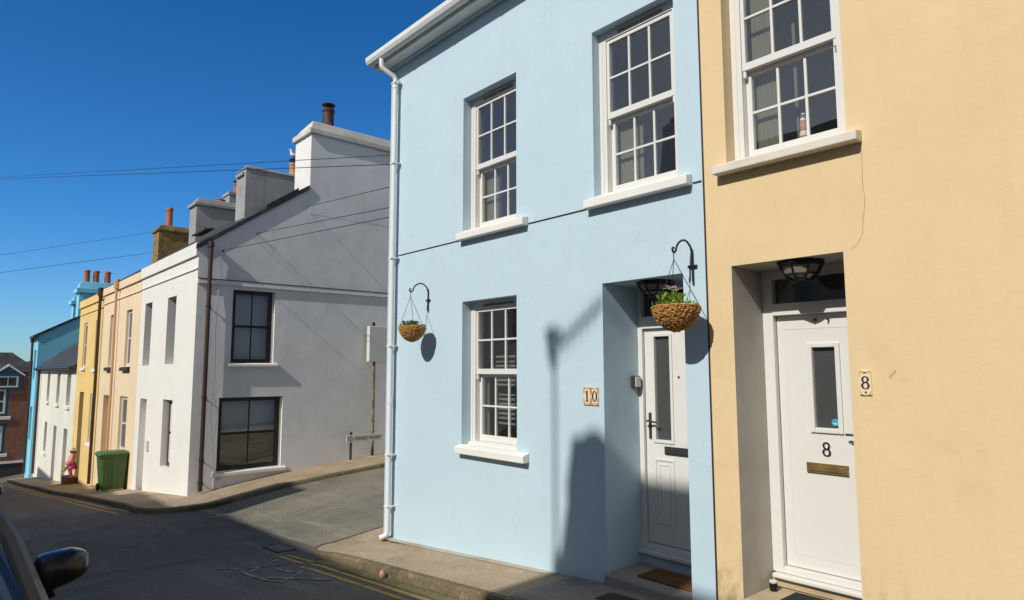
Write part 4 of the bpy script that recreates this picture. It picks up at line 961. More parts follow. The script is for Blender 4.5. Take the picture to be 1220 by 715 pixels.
mb = MB(); mb.prism([(LX0,-.62,1.80),(LX0,3.1,4.75),(LX0,6.8,1.9),(LX0,6.8,1.75),(LX0,3.1,4.6),(LX0,-.62,1.66)], (LX1-LX0-.003, 0, 0)); mb.build('roof', 'slate', lw)
mb = MB(); mb.tube([(LX0,-.66,1.72),(LX1,-.66,1.74)], .07, 8); mb.build('gutter', 'brown_frame', lw)
mb = MB(); mb.tube([(-40.6,-.56,1.7),(-40.6,-.54,-3.4)], .06, 8); mb.build('drainpipe', 'brown_pipe', lw)
# bright blue house
az = thing('azure_house', 'bright azure blue house with blue chimney rising behind the low white cottage', 'house', (-42,-.6,-3.7))
AX0, AX1 = -43.0, -41.31
mb = MB(); mb.poly([(AX1,-.62,-5.5),(AX1,6.8,-5.5),(AX1,6.8,3.4),(AX1,3.1,5.6),(AX1,-.62,3.45)]); mb.poly([(AX0,-.62,-5.5),(AX0,-.62,3.45),(AX0,3.1,5.6),(AX0,6.8,3.4),(AX0,6.8,-5.5)])
wa = [(-42.6,-41.8,1.2,2.7,.15), (-42.6,-41.8,-1.9,-.2,.15)]; fa = FY(-.62)
wall(mb, fa, AX0, AX1, -5.5, 3.45, wa)
for o in wa: reveal(mb, fa, o)
mb.build('wall', 'azure', az)
for o in wa: plain_window(az, fa, o, 'white_pvc')
mb = MB(); mb.prism([(AX0,-.85,3.42),(AX0,3.1,5.72),(AX0,6.9,3.4),(AX0,6.9,3.28),(AX0,3.1,5.60),(AX0,-.85,3.30)], (AX1-AX0+.06, 0, 0)); mb.build('roof', 'slate', az)
mb = MB(); mb.tube([(-42.7,-.74,3.35),(-42.7,-.70,1),(-42.7,-.70,-3.6)], .055, 8); mb.tube([(-42.7,-.74,3.1),(-42.7,-.74,3.42)], .09, 8); mb.build('drainpipe', 'brown_pipe', az)
c5 = stack(az, -42.1, AX1+.004, 1.0, 2.75, 3.6, 5.75, 'azure', 'azure', cap_h=.62, over=.14)
for y in (1.35,1.78,2.32): pot(c5, -41.7, y, 6.32, .15, .72, 'terracotta')
c6 = stack(az, -43.25, -42.62, .95, 1.9, 3.6, 5.22, 'azure', 'azure', cap_h=.5, over=.14)
# salmon sliver beyond
sa = thing('salmon_house', 'narrow salmon and cream house end beyond the azure house', 'house', (-44.5,-.4,-4.1))
mb = MB(); mb.box(-46, -43.35, -.36, 5.5, -6.5, 1.35); mb.build('wall', 'peach', sa)
mb = MB(); mb.box(-43.349, -43.2, -.42, -.10, -6.3, 1.3); mb.build('quoin', 'cottage_white', sa)
mb = MB(); mb.prism([(-46,-.5,1.3),(-46,2.4,2.4),(-46,5.7,1.3),(-46,5.7,1.2),(-46,2.4,2.3),(-46,-.5,1.2)], (2.6, 0, 0)); mb.build('roof', 'slate', sa)

# red brick building at the bottom of the hill
bb = thing('brick_building', 'dark red brick building with teal dormer and white windows at the foot of the street', 'building', (-61,-4,-6))
fb = FX(-60)
bo = [(-2.35,-.28,-1.62,.50,.14), (-2.35,-.33,-4.25,-2.12,.14), (-5.6,-3.6,-1.62,.50,.14), (-5.6,-3.6,-4.25,-2.12,.14)]
mb = MB(); wall(mb, fb, -9, 1.3, -6.6, 1.55, bo)
for o in bo: reveal(mb, fb, o)
mb.quad((-66,-9,-6.6), (-60,-9,-6.6), (-60,-9,1.55), (-66,-9,1.55)); mb.quad((-60,1.3,-6.6), (-66,1.3,-6.6), (-66,1.3,1.55), (-60,1.3,1.55)); mb.build('wall', 'redbrick', bb)
for o in bo: plain_window(bb, fb, o, 'teal_paint', fw=.2, bars=(1,1), sill=(o[0]-.15,o[1]+.15,o[2]-.22,o[2]-.02,.1))
for o in bo:
    mb = MB(); ringframe(mb, fb, o[0]+.2, o[1]-.2, o[2]+.2, o[3]-.2, .13, .07, .10)
    fbox(mb, fb, o[0]+.33, o[1]-.33, (o[2]+o[3])/2-.05, (o[2]+o[3])/2+.05, .07, .10); xm = (o[0]+o[1])/2
    for z0, z1 in ((o[2]+.331, (o[2]+o[3])/2-.051), ((o[2]+o[3])/2+.051, o[3]-.331)):
        for q in (-.35, .35): fbox(mb, fb, xm+q-.03, xm+q+.03, z0, z1, .07, .10)
    mb.build('window_sash', 'white_pvc', bb)
mb = MB(); mb.box(-59.999, -59.9, -9, 2.0, -6.6, -4.95); mb.build('plinth', 'plinth', bb)
mb = MB(); mb.box(-59.999, -59.84, -9, 2.0, -4.949, -4.80); mb.build('plinth_band', 'white_wall', bb)
mb = MB(); mb.hexa([(-60.3,-9,1.551),(-59.8,-9,1.551),(-59.8,1.45,1.551),(-60.3,1.45,1.551),(-61.7,-8,2.98),(-61.5,-8,2.98),(-61.5,-.2,2.98),(-61.7,-.2,2.98)])
mb.hexa([(-66.2,-9.2,1.55),(-63.3,-9.2,1.55),(-63.3,1.45,1.55),(-66.2,1.45,1.55),(-62.2,-8,2.96),(-61.9,-8,2.96),(-61.9,-.2,2.96),(-62.2,-.2,2.96)]); mb.build('roof', 'slate', bb)
dm = MB(); dm.prism([(-61.2,-1.25,.35),(-61.2,.35,.35),(-61.2,.35,1.35),(-61.2,-.45,1.95),(-61.2,-1.25,1.35)], (1.36, 0, 0)); dm = dm.build('dormer', 'teal_dark', bb)
mb = MB(); mb.prism([(-61.2,-1.42,1.22),(-61.2,-.45,1.96),(-61.2,.52,1.22),(-61.2,.52,1.36),(-61.2,-.45,2.10),(-61.2,-1.42,1.36)], (1.5, 0, 0)); mb.build('dormer_roof', 'white_wall', dm)
mb = MB(); ringframe(mb, FX(-59.83), -1.05, .15, .45, 1.25, .10, -.02, -.001); fbox(mb, FX(-59.83), -.48, -.42, .551, 1.149, -.018, -.002); mb.build('dormer_window', 'white_pvc', dm)
mb = MB(); fbox(mb, FX(-59.83), -.95, .05, .55, 1.15, -.010, -.003); mb.build('pane', 'far_glass', dm)
# dark slate roof between
sb = thing('tiled_house', 'low brown roofed house with a white verge behind the brick building', 'house', (-72, 2, -6))
mb = MB(); mb.box(-76, -68.5, .3, 5.5, -8, 1.5); mb.build('wall', 'redbrick', sb)
mb = MB(); mb.prism([(-76.2,.2,1.5),(-76.2,1.5,2.45),(-76.2,5.6,2.2),(-76.2,5.6,1.5)], (7.9, 0, 0)); mb.build('roof', 'brownstone', sb)
mb = MB(); mb.hexa([(-68.299,.15,2.1),(-68.1,.15,2.1),(-68.1,1.1,1.35),(-68.299,1.1,1.35),(-68.299,.15,2.25),(-68.1,.15,2.25),(-68.1,1.1,1.5),(-68.299,1.1,1.5)]); mb.build('verge_board', 'white_wall', sb)

# ------------------------------------------------------------------ street sign and post by the gable
sg = thing('street_sign', 'low white street name plate reading STANLEY MOUNT on a short dark post by the gable', 'street sign', (-14.78, 3.5, -.5))
mb = MB(); mb.bev(-14.72, -14.70, 2.98, 3.95, -.09, .085, .004); pl = mb.build('name_plate', 'sign_white', sg)
mb = MB(); mb.tube([(-14.75,3.12,-.6),(-14.75,3.12,.16)], .032, 8); mb.build('post', 'dark_grey', sg)
cu = bpy.data.curves.new('name_text', 'FONT'); cu.body = 'STANLEY MOUNT'; cu.size = .105; cu.align_x = 'CENTER'; cu.align_y = 'CENTER'; cu.extrude = .001
to = bpy.data.objects.new('tmp', cu); COL.objects.link(to); dg = bpy.context.evaluated_depsgraph_get(); dg.update()
me = bpy.data.meshes.new_from_object(to.evaluated_get(dg)); bpy.data.objects.remove(to)
wmax = max(v.co.x for v in me.vertices)-min(v.co.x for v in me.vertices); k = .70/wmax
o0 = ORG[sg]
for v in me.vertices:
    v.co = Vector((-14.6985+v.co.z, 3.55+v.co.x*k, -.003+v.co.y))-o0
me.materials.append(M['digit']); lt = bpy.data.objects.new('lettering', me); COL.objects.link(lt); lt.parent = pl; ORG[lt] = o0
mb = MB(); ring = lambda s, z, dd: (-14.6995-dd, s, z)
digit_ring(mb, ring, 3.085, 0, .055, .06, .012, .012, -.001, 0)
for k_ in range(3):
    a_ = R(90+120*k_); mb.prism([ring(3.085,-.006,-.0006), ring(3.085+.04*math.cos(a_)-.012*math.sin(a_),.04*math.sin(a_)+.012*math.cos(a_),-.0006), ring(3.085+.046*math.cos(a_),.046*math.sin(a_),-.0006)], (.0008,0,0))
mb.build('emblem', 'digit', pl)
pb = thing('signal_post', 'rusty yellow post with blank pale grey box standing against the gable beyond the street sign', 'post', (-14.8, 3.735, -.5))
mb = MB(); mb.tube([(-14.80,3.735,-.6),(-14.80,3.735,1.86)], .036, 8); mb.build('post', 'post_rust', pb)
mb = MB(); mb.bev(-14.87, -14.73, 3.56, 4.45, 1.85, 2.74, .01); mb.build('box', 'cabinet', pb)
mb = MB(); mb.lathe((-14.8,3.70,2.741), [(.045,0),(.045,.07),(.035,.10),(.01,.11)], 10); mb.build('cap', 'sooty_pot', pb)

# ------------------------------------------------------------------ wheelie bin
wb = thing('wheelie_bin', 'green wheelie bin on the pavement in front of the beige house', 'bin', (-20.75,-.80,P(-20.75)))
bz = P(-20.75)+.006; bx, by = -20.66, -.80
def rect(cx, cy, wx, wy, z, c=.05):
    x0, x1, y0, y1 = cx-wx/2, cx+wx/2, cy-wy/2, cy+wy/2
    return [(x0+c,y0,z),(x1-c,y0,z),(x1,y0+c,z),(x1,y1-c,z),(x1-c,y1,z),(x0+c,y1,z),(x0,y1-c,z),(x0,y0+c,z)]
mb = MB(); mb.loft([rect(bx,by,.44,.50,bz+.05), rect(bx,by,.46,.52,bz+.10), rect(bx,by,.56,.66,bz+.90), rect(bx,by,.60,.70,bz+.905), rect(bx,by,.60,.70,bz+.955)])
for k in (-.14, 0, .14): mb.hexa([(bx+k-.02,by-.262-.0,bz+.15),(bx+k+.02,by-.262,bz+.15),(bx+k+.02,by-.25,bz+.15),(bx+k-.02,by-.25,bz+.15),(bx+k-.02,by-.325,bz+.82),(bx+k+.02,by-.325,bz+.82),(bx+k+.02,by-.30,bz+.82),(bx+k-.02,by-.30,bz+.82)])
for k in (-.16, .02): mb.hexa([(bx+.232,by+k-.02,bz+.15),(bx+.25,by+k-.02,bz+.15),(bx+.25,by+k+.02,bz+.15),(bx+.232,by+k+.02,bz+.15),(bx+.272,by+k-.02,bz+.82),(bx+.295,by+k-.02,bz+.82),(bx+.295,by+k+.02,bz+.82),(bx+.272,by+k+.02,bz+.82)])
mb.build('body', 'bin', wb, bevel=.01)
mb = MB(); mb.loft([rect(bx,by-.01,.63,.74,bz+.957), rect(bx,by-.01,.63,.74,bz+.985), rect(bx,by,.56,.66,bz+1.03), rect(bx,by,.38,.46,bz+1.045)]); mb.build('lid', 'bin', wb, bevel=.012)
mb = MB(); mb.tube([(bx-.34,by-.2,bz+.86),(bx-.40,by-.2,bz+.92),(bx-.40,by+.2,bz+.92),(bx-.34,by+.2,bz+.86)], .016, 8); mb.tube([(bx-.31,by-.2,bz+.84),(bx-.35,by-.2,bz+.87)], .016, 8); mb.tube([(bx-.31,by+.2,bz+.84),(bx-.35,by+.2,bz+.87)], .016, 8); mb.build('handle', 'bin', wb)
for s_ in (-1, 1):
    mb = MB(); mb.lathe((0,0,0), [(.03,-.03),(.095,-.028),(.10,-.015),(.10,.015),(.095,.028),(.03,.03)], 18); mb.v = [(bx-.20+p[0], by+s_*.27+p[2], bz+.095+p[1]) for p in mb.v]; mb.build('wheel', 'rubber', wb, smooth=True)
mb = MB(); mb.tube([(bx-.20,by-.26,bz+.095),(bx-.20,by+.26,bz+.095)], .014, 8); mb.build('axle', 'dark_grey', wb)

# ------------------------------------------------------------------ person on the step
def skin_body(name, pts, edges, radii, mat, parent, root=0, sub=2):
    o0 = ORG.get(parent, Vector((0,0,0))); me = bpy.data.meshes.new(name)
    me.from_pydata([tuple(Vector(p)-o0) for p in pts], edges, []); me.update()
    o = bpy.data.objects.new(name, me); COL.objects.link(o); o.parent = parent; ORG[o] = o0
    md = o.modifiers.new('skin', 'SKIN')
    if not me.skin_vertices: me.skin_vertices.new()
    for i, r in enumerate(radii):
        sv = me.skin_vertices[0].data[i]; sv.radius = (r, r) if not isinstance(r, tuple) else r; sv.use_root = (i == root)
    md.use_smooth_shade = True
    s_ = o.modifiers.new('sub', 'SUBSURF'); s_.levels = 1; s_.render_levels = sub
    me.materials.append(M[mat]); return o
PS = Vector((-28.35,-.64,P(-28.9)+.27))
st = MB(); st.bev(-29.25, -28.3, -.80, -.452, P(-28.9)-.4, P(-28.9)+.26, .02); tag(st.build('terracotta_step', 'brick_step'), 'brown quarry step the person in pink stands on in front of the ochre house', 'step')
pe = thing('person', 'person in pink top, magenta skirt and pale hat with yellow bucket on the terracotta step', 'person', tuple(PS))
q = lambda x, y, z: tuple(PS+Vector((x, y, z)))
pts = [q(0,0,.46), q(0,-.01,.60), q(0,0,.74), q(0,0,.80), q(0,-.01,.85), q(0,-.015,.92),      # pelvis..head
       q(.11,-.01,.75), q(.17,-.05,.60), q(.12,-.16,.50), q(.09,-.2,.46),
       q(-.11,-.01,.75), q(-.18,-.04,.61), q(-.13,-.15,.50), q(-.10,-.19,.46),
       q(.07,0,.42), q(.08,-.03,.22), q(.08,.0,.04), q(.085,-.08,.02), q(-.07,0,.42), q(-.10,-.04,.22), q(-.13,.0,.04), q(-.14,-.08,.02), q(0,-.09,.90)]
ed = [(0,1),(1,2),(2,3),(3,4),(4,5),(2,6),(6,7),(7,8),(8,9),(2,10),(10,11),(11,12),(12,13),(0,14),(14,15),(15,16),(16,17),(0,18),(18,19),(19,20),(20,21),(5,22)]
rad = [.085,.075,.08,.035,.045,.075,.04,.032,.025,.025,.04,.032,.025,.025,.055,.042,.03,.025,.055,.042,.03,.025,.018]
skin_body('body', pts, ed, rad, 'skin', pe)
mb = MB(); mb.lathe(q(0,0,0), [(.155,.30),(.17,.33),(.145,.45),(.098,.55),(.05,.56)], 18); mb.build('skirt', 'magenta', pe, smooth=True)
mb = MB(); mb.lathe(q(0,-.005,0), [(.102,.54),(.10,.64),(.115,.74),(.08,.80),(.045,.815)], 16); mb.tube([q(.10,-.01,.75), q(.175,-.05,.61), q(.125,-.155,.505)], [.055,.045,.036], 10); mb.tube([q(-.10,-.01,.75), q(-.185,-.04,.62), q(-.135,-.145,.505)], [.055,.045,.036], 10); mb.build('top', 'pink', pe, smooth=True)
mb = MB()
for s_ in (.08,): mb.tube([q(.07,0,.40), q(.08,-.03,.22), q(.08,0,.06)], [.064,.05,.038], 10); mb.tube([q(-.07,0,.40), q(-.10,-.04,.22), q(-.13,0,.06)], [.064,.05,.038], 10)
mb.build('leggings', 'magenta', pe, smooth=True)
mb = MB(); mb.lathe(q(0,-.01,.945), [(.155,0),(.16,.01),(.088,.02),(.08,.075),(.05,.10),(.01,.105)], 18); mb.build('hat', 'hat', pe, smooth=True)
mb = MB(); mb.lathe(q(.05,.05,.80), [(.05,.0),(.065,.06),(.05,.13)], 12); mb.build('hair', 'buff_pot', pe, smooth=True)
bk = thing('bucket', 'small yellow bucket held in front of the person in pink', 'bucket', q(.03,-.22,.28))
mb = MB(); mb.lathe(q(.03,-.22,.24), [(.065,0),(.085,.15),(.092,.155),(.08,.155),(.06,.02)], 16, cap=True); mb.build('pail', 'yellow_plastic', bk, smooth=True)
mb = MB(); mb.tube([q(.03+.085*math.cos(R(a_)), -.22+.045*(1-abs(math.cos(R(a_)))), .40+.08*math.sin(R(a_))) for a_ in range(0, 181, 20)], .006, 6); mb.build('bail', 'sign_white', bk)

# ------------------------------------------------------------------ seagull
gc = Vector((-19.95, 3.62, 8.275))
gu_ = thing('seagull', 'white and grey seagull perched on the chimney pot behind the tall white chimney', 'bird', tuple(gc))
q = lambda x, y, z: tuple(gc+Vector((x, y, z)))
skin_body('body', [q(0,.02,.15), q(0,.14,.12), q(0,.28,.10), q(0,-.07,.20), q(0,-.10,.29), q(0,-.115,.345), q(0,-.15,.34)], [(0,1),(1,2),(0,3),(3,4),(4,5),(5,6)], [.075,.06,.02,.062,.042,.045,.02], 'feather_white', gu_)
for s_ in (-1, 1):
    mb = MB(); mb.ell(q(s_*.062,.09,.155), .022, .15, .05); mb.build('wing', 'feather_grey', gu_, smooth=True)
    mb = MB(); mb.tube([q(s_*.028,.03,.09), q(s_*.028,.035,.0)], .008, 6); mb.tube([q(s_*.028,.035,.004), q(s_*.028,-.03,.004)], .009, 6); mb.build('leg', 'beak', gu_)
    mb = MB(); mb.ell(q(s_*.036,-.135,.36), .008, .008, .008, 8, 6); mb.build('eye', 'black', gu_)
mb = MB(); mb.tube([q(0,-.155,.342), q(0,-.20,.335), q(0,-.22,.322)], [.016,.011,.003], 8); mb.build('beak', 'beak', gu_)

# ------------------------------------------------------------------ cables
def cable(p0, p1, sag, r, label, ext=2.25):
    p0 = Vector(p0); p1 = Vector(p1); n = 24
    if p0.x < -30: p0 = p1+(p0-p1)*ext       # carried on out of sight to the far side of the street
    mb = MB(); mb.tube([p0+(p1-p0)*k/n-Vector((0,0,sag*4*(k/n)*(1-k/n))) for k in range(n+1)], r, 6)
    return tag(mb.build('overhead_cable', 'cable', smooth=True), label, 'cable', 'overhead cables over the street')
cable((-32,-3.622,8.954), (-7.84,.28,4.56), 0, .0065, 'lower of the two close overhead cables crossing the sky to the blue house')
cable((-32,-3.628,9.05), (-7.84,.27,4.70), .03, .0055, 'upper of the two close overhead cables crossing the sky to the blue house')
cable((-14.9,.03,4.26), (-7.84,.26,3.83), 0, .006, 'lowest overhead cable from the corner hook of the grey gable to the blue house')
cable((-14.93,.77,4.75), (-7.84,.27,3.97), 0, .006, 'middle overhead cable from the grey gable face to the blue house')
cable((-14.95,1.9,5.55), (-7.84,.25,4.27), 0, .006, 'highest overhead cable from the grey gable face to the blue house')
cable((-32,-2.886,5.406), (-31.2,3.0,6.9), 0, .008, 'lower single cable on the left of the sky running to the brown stone chimney', 2.02)
cable((-32,-2.95,6.08), (-31.2,3.0,7.83), 0, .007, 'upper single cable on the left of the sky passing above the brown stone chimney', 2.02)

# ------------------------------------------------------------------ small things in the road
dr = thing('drain_grate', 'iron gully grate in the road beside the corner kerb', 'drain', (-8.7,-1.0,road(-8.7,-1)))
mb = MB(); zz = lambda x, y: road(x, y)+.008
def slab(mb, x0, x1, y0, y1, t): mb.hexa([(x0,y0,zz(x0,y0)-.02),(x1,y0,zz(x1,y0)-.02),(x1,y1,zz(x1,y1)-.02),(x0,y1,zz(x0,y1)-.02),(x0,y0,zz(x0,y0)+t),(x1,y0,zz(x1,y0)+t),(x1,y1,zz(x1,y1)+t),(x0,y1,zz(x0,y1)+t)])
slab(mb, -8.98, -8.94, -1.16, -.90, .004); slab(mb, -8.50, -8.46, -1.16, -.90, .004); slab(mb, -8.939, -8.501, -1.16, -1.13, .004); slab(mb, -8.939, -8.501, -.93, -.90, .004); mb.build('frame', 'iron', dr)
mb = MB()
for k in range(4): slab(mb, -8.90+k*.11, -8.85+k*.11, -1.129, -.931, .006)
mb.build('bars', 'bar_steel', dr)
mb = MB(); slab(mb, -8.939, -8.501, -1.13, -.93, -.0035); mb.build('pit', 'soil', dr)
mb = MB(); pv = lambda x, y: road(x, y)+.1005
for (x0, x1, y0, y1, lab) in ((-3.78, -3.46, -.40, -.20, 'dark iron utility cover in the pavement close to door number 10'),):
    mb = MB(); mb.hexa([(x0,y0,pv(x0,y0)-.03),(x1,y0,pv(x1,y0)-.03),(x1,y1,pv(x1,y1)-.03),(x0,y1,pv(x0,y1)-.03),(x0,y0,pv(x0,y0)+.004),(x1,y0,pv(x1,y0)+.004),(x1,y1,pv(x1,y1)+.004),(x0,y1,pv(x0,y1)+.004)])
    tag(mb.build('utility_cover', 'iron'), lab, 'utility cover')
mb = MB(); zc = road(-6.2,-.955)+.045; mb.ell((-6.2,-.965,zc), .03, .03, .045, 7, 5); tag(mb.build('brick_chip', 'coral'), 'salmon coloured chip of brick lying against the kerb', 'stone')
# grass tufts along the kerb of the side street
mb = MB(); rnd = random.Random(5)
for k in range(420):
    y = rnd.gauss(-.35, .33); x = -13.36+.05*rnd.gauss(0, 1)-.12*(y > -.1)
    z = road(x, y)+.05; h = rnd.uniform(.02, .07); a_ = rnd.uniform(0, 6.28); d = Vector((math.cos(a_), math.sin(a_), 0))*.006
    mb.poly([(x-d.x,y-d.y,z-.03),(x+d.x,y+d.y,z-.03),(x+rnd.uniform(-.03,.03),y+rnd.uniform(-.03,.03),z+h)])
for k in range(160):
    x = rnd.uniform(-25.2,-24.2); y = YT-rnd.uniform(.01,.12); z = P(x); d = .006
    mb.poly([(x-d,y,z-.02),(x+d,y,z-.02),(x+rnd.uniform(-.03,.03),y-rnd.uniform(0,.03),z+rnd.uniform(.03,.12))])
for k in range(700):
    x = rnd.uniform(-7.4,-3.2); y = -.915-abs(rnd.gauss(0, .035)); z = road(x, y); d = .004; lean = rnd.uniform(-.03,.03)
    if math.sin(x*5.3)+math.sin(x*2.1) < rnd.uniform(-1.2, 1.2): continue
    mb.poly([(x-d,y,z-.01),(x+d,y,z-.01),(x+lean,y-rnd.uniform(0,.03),z+rnd.uniform(.012,.05))])
o = mb.build('weeds', 'grass'); o['kind'] = 'stuff'

# ------------------------------------------------------------------ parked cars
def car(loc, paint, label):
    t = thing('parked_car', label, 'car', loc, 'cars parked on the opposite side')
    L = Vector(loc); q = lambda x, y, z: tuple(L+Vector((x, y, z)))
    W = .88
    # body: cross sections along x (front at +x)
    sec = [(-2.02,.62,.35,.78),(-1.98,.78,.24,.92),(-1.80,.86,.20,.98),(-1.2,W,.18,.99),(0,W,.18,.97),(.75,W,.18,.95),(1.2,.87,.18,.90),(1.65,.84,.19,.80),(1.92,.76,.22,.68),(2.02,.60,.30,.58)]
    rings = []
    for x, w, z0, z1 in sec:
        h = z1-z0
        half = [(.72*w,z0),(.95*w,z0+.10*h),(w,z0+.35*h),(w*1.0,z0+.60*h),(w*.965,z0+.86*h),(w*.90,z0+.965*h),(w*.55,z1+.018),(0,z1+.03)]
        rings.append([q(x, y, z) for y, z in half]+[q(x, -y, z) for y, z in half[-2::-1]])
    mb = MB(); mb.loft(rings); body = mb.build('body', paint, t, smooth=True)
    # cabin: glass house as pillars + panes
    A0, A1 = (.86,.86,.93), (.14,.66,1.43); B1 = (-1.30,.60,1.44); C0 = (-1.88,.78,.97)
    def pt(p, s): return q(p[0], p[1]*s, p[2])
    roof_r = []
    for x, w, z in ((.20,.56,1.405),(.05,.62,1.44),(-.5,.64,1.475),(-1.1,.62,1.465),(-1.36,.58,1.42)):
        roof_r.append([q(x,-w,z-.03), q(x,-w*.92,z+.005), q(x,-w*.4,z+.03), q(x,w*.4,z+.03), q(x,w*.92,z+.005), q(x,w,z-.03), q(x,w*.9,z-.04), q(x,-w*.9,z-.04)])
    mb = MB(); mb.loft(roof_r); mb.build('roof', paint, t, smooth=True)
    for s_ in (-1, 1):
        for path, rr in (([pt(A0,s_), q(.52,.775*s_,1.20), pt(A1,s_)], [.045,.038,.036]), ([pt(B1,s_), pt(C0,s_)], [.05,.07]), ([q(-.42,.62*s_,1.42), q(-.46,.80*s_,.98)], .03), ([pt(A1,s_), q(-.5,.665*s_,1.455), pt(B1,s_)], .035)):
            mb = MB(); mb.tube(path, rr, 8); mb.build('pillar', paint, t, smooth=True)
    for pth in ([q(.86,.81,.945), q(.16,.615,1.435)], [q(.86,-.81,.945), q(.16,-.615,1.435)], [q(.90,-.76,.95), q(.97,0,.97), q(.90,.76,.95)]):
        mb = MB(); mb.tube(pth, .014, 6); mb.build('windscreen_trim', 'car_trim', t)
    mb = MB(); g = []
    for k in range(7):
        v_ = k/6; row = []
        for j in range(9):
            u = -1+j/4; e = .07*(1-u*u)
            row.append(q(.88+(.15-.88)*v_+e, (.83+(.63-.83)*v_)*u, .945+(1.42-.945)*v_+.02*(1-u*u)+.03*math.sin(v_*3.14)))
        g.append(row)
    mb.loft(g, cap=False, closed=False); mb.build('windscreen', 'car_glass', t, smooth=True)
    mb = MB(); mb.quad(q(-1.37,-.55,1.40), q(-1.37,.55,1.40), q(-1.90,.72,.99), q(-1.90,-.72,.99)); mb.build('rear_window', 'car_glass', t)
    mb = MB(); mb.hexa([q(.55,-.68,.80),q(.88,-.74,.80),q(.88,.74,.80),q(.55,.68,.80),q(.50,-.66,.98),q(.84,-.74,.94),q(.84,.74,.94),q(.50,.66,.98)]); mb.build('dashboard', 'car_trim', t, bevel=.03)
    for s_ in (-1, 1):
        mb = MB(); mb.bev(L.x-.62, L.x-.42, L.y+s_*.36-.22, L.y+s_*.36+.22, L.z+.45, L.z+1.08, .05); mb.bev(L.x-.60, L.x-.48, L.y+s_*.36-.12, L.y+s_*.36+.12, L.z+1.09, L.z+1.27, .03); mb.build('seat', 'car_trim', t)
    for s_ in (-1, 1):
        mb = MB(); mb.quad(q(.74,.795*s_,.97), q(.12,.63*s_,1.41), q(-.40,.645*s_,1.435), q(-.44,.808*s_,.985)); mb.quad(q(-.48,.808*s_,.985), q(-.45,.645*s_,1.435), q(-1.27,.625*s_,1.42), q(-1.75,.79*s_,.99)); mb.build('side_window', 'car_glass', t)
        for x0, x1 in ((.62,-.43), (-.47,-1.35)):
            mb = MB(); pts_ = [q(x0,.884*s_,.33), q(x0,.885*s_,.88), q(x1,.885*s_,.89), q(x1,.884*s_,.33)]
            for a_, b_ in zip(pts_, pts_[1:]+pts_[:1]): mb.tube([a_, b_], .005, 4)
            mb.tube([q(x1+.08,.895*s_,.80), q(x1+.24,.895*s_,.80)], .012, 6); mb.build('door', 'car_trim', t)
        mb = MB(); mb.ell(q(1.78,.66*s_,.66), .17, .15, .085, 12, 8); mb.build('headlight', 'headlamp', t, smooth=True)
        mb = MB(); mb.ell(q(-1.94,.70*s_,.83), .07, .10, .13, 12, 8); mb.build('tail_light', 'terracotta', t, smooth=True)
        # mirror: rounded shell, glass on its rear side, short arm to the door
        mb = MB(); mc = Vector(q(.60,.945*s_,1.07)); rings = []
        for x, sy, sz in ((.075,.045,.04),(.06,.085,.062),(.02,.104,.076),(-.03,.110,.080),(-.055,.104,.076)):
            ring_ = []
            for k in range(18):
                a_ = 2*math.pi*k/18; cy, sz_ = math.cos(a_), math.sin(a_)
                pw = .62
                yy = math.copysign(abs(cy)**pw, cy)*sy; z_ = math.copysign(abs(sz_)**pw, sz_)*sz
                if yy*s_ > 0: z_ *= 1-.28*abs(yy)/.114
                ring_.append((mc.x+x-.25*abs(yy)*(1 if yy*s_ > 0 else .15), mc.y+yy, mc.z+z_+(.012 if yy*s_ > 0 else 0)))
            rings.append(ring_)
        mb.loft(rings); mb.tube([q(.57,.82*s_,.965), q(.58,.92*s_,1.0)], [.05,.04], 8); mir = mb.build('wing_mirror', 'black_gloss', t, smooth=True)
        mb = MB(); mb.box(mc.x-.075, mc.x-.0745, mc.y-.085, mc.y+.085, mc.z-.062, mc.z+.062); mb.build('mirror_glass', 'mirror', mir)
        for x in (1.28,-1.28):
            mb = MB(); mb.lathe((0,0,0), [(.19,-.09),(.29,-.095),(.315,-.07),(.315,.07),(.29,.095),(.19,.09)], 28); mb.v = [q(x+p[0], s_*.80+p[2]*.95, .315+p[1]) for p in mb.v]; wl = mb.build('wheel', 'rubber', t, smooth=True)
            mb = MB(); mb.lathe((0,0,0), [(.05,.0),(.19,.0)], 24, cap=False)
            for k in range(6): mb.tube([(.05*math.cos(k*1.047),.05*math.sin(k*1.047),.012), (.19*math.cos(k*1.047),.19*math.sin(k*1.047),.004)], .022, 6)
            mb.lathe((0,0,0), [(.185,-.01),(.20,.012),(.215,.0)], 24, cap=False); mb.v = [q(x+p[0], s_*(.892+p[2]), .315+p[1]) for p in mb.v]; mb.build('rim', 'bar_steel', wl)
    mb = MB(); mb.box(L.x+1.965, L.x+2.03, L.y-.45, L.y+.45, L.z+.34, L.z+.46); mb.build('grille', 'car_trim', t)
    mb = MB(); mb.tube([q(.93,.45,.985), q(.62,-.15,1.13)], .01, 6); mb.tube([q(.95,-.2,.99), q(.66,-.66,1.10)], .01, 6); mb.build('wiper', 'car_trim', t)
    return t
def car_at(x, y): return (x, y, road(x, y))
c1 = car(car_at(-4.0,-5.07), 'car_paint', 'bronze grey car at the bottom left corner nearest the camera, with glossy black mirror')
c1.rotation_euler = (0, R(-4.6), 0)
c2_ = copy_tree(c1); c2_.location = car_at(-9.2,-5.02); c2_['label'] = 'second parked car behind the bronze grey one, only its dark wing mirror in view'; c2_.rotation_euler = (0, R(-4), 0)

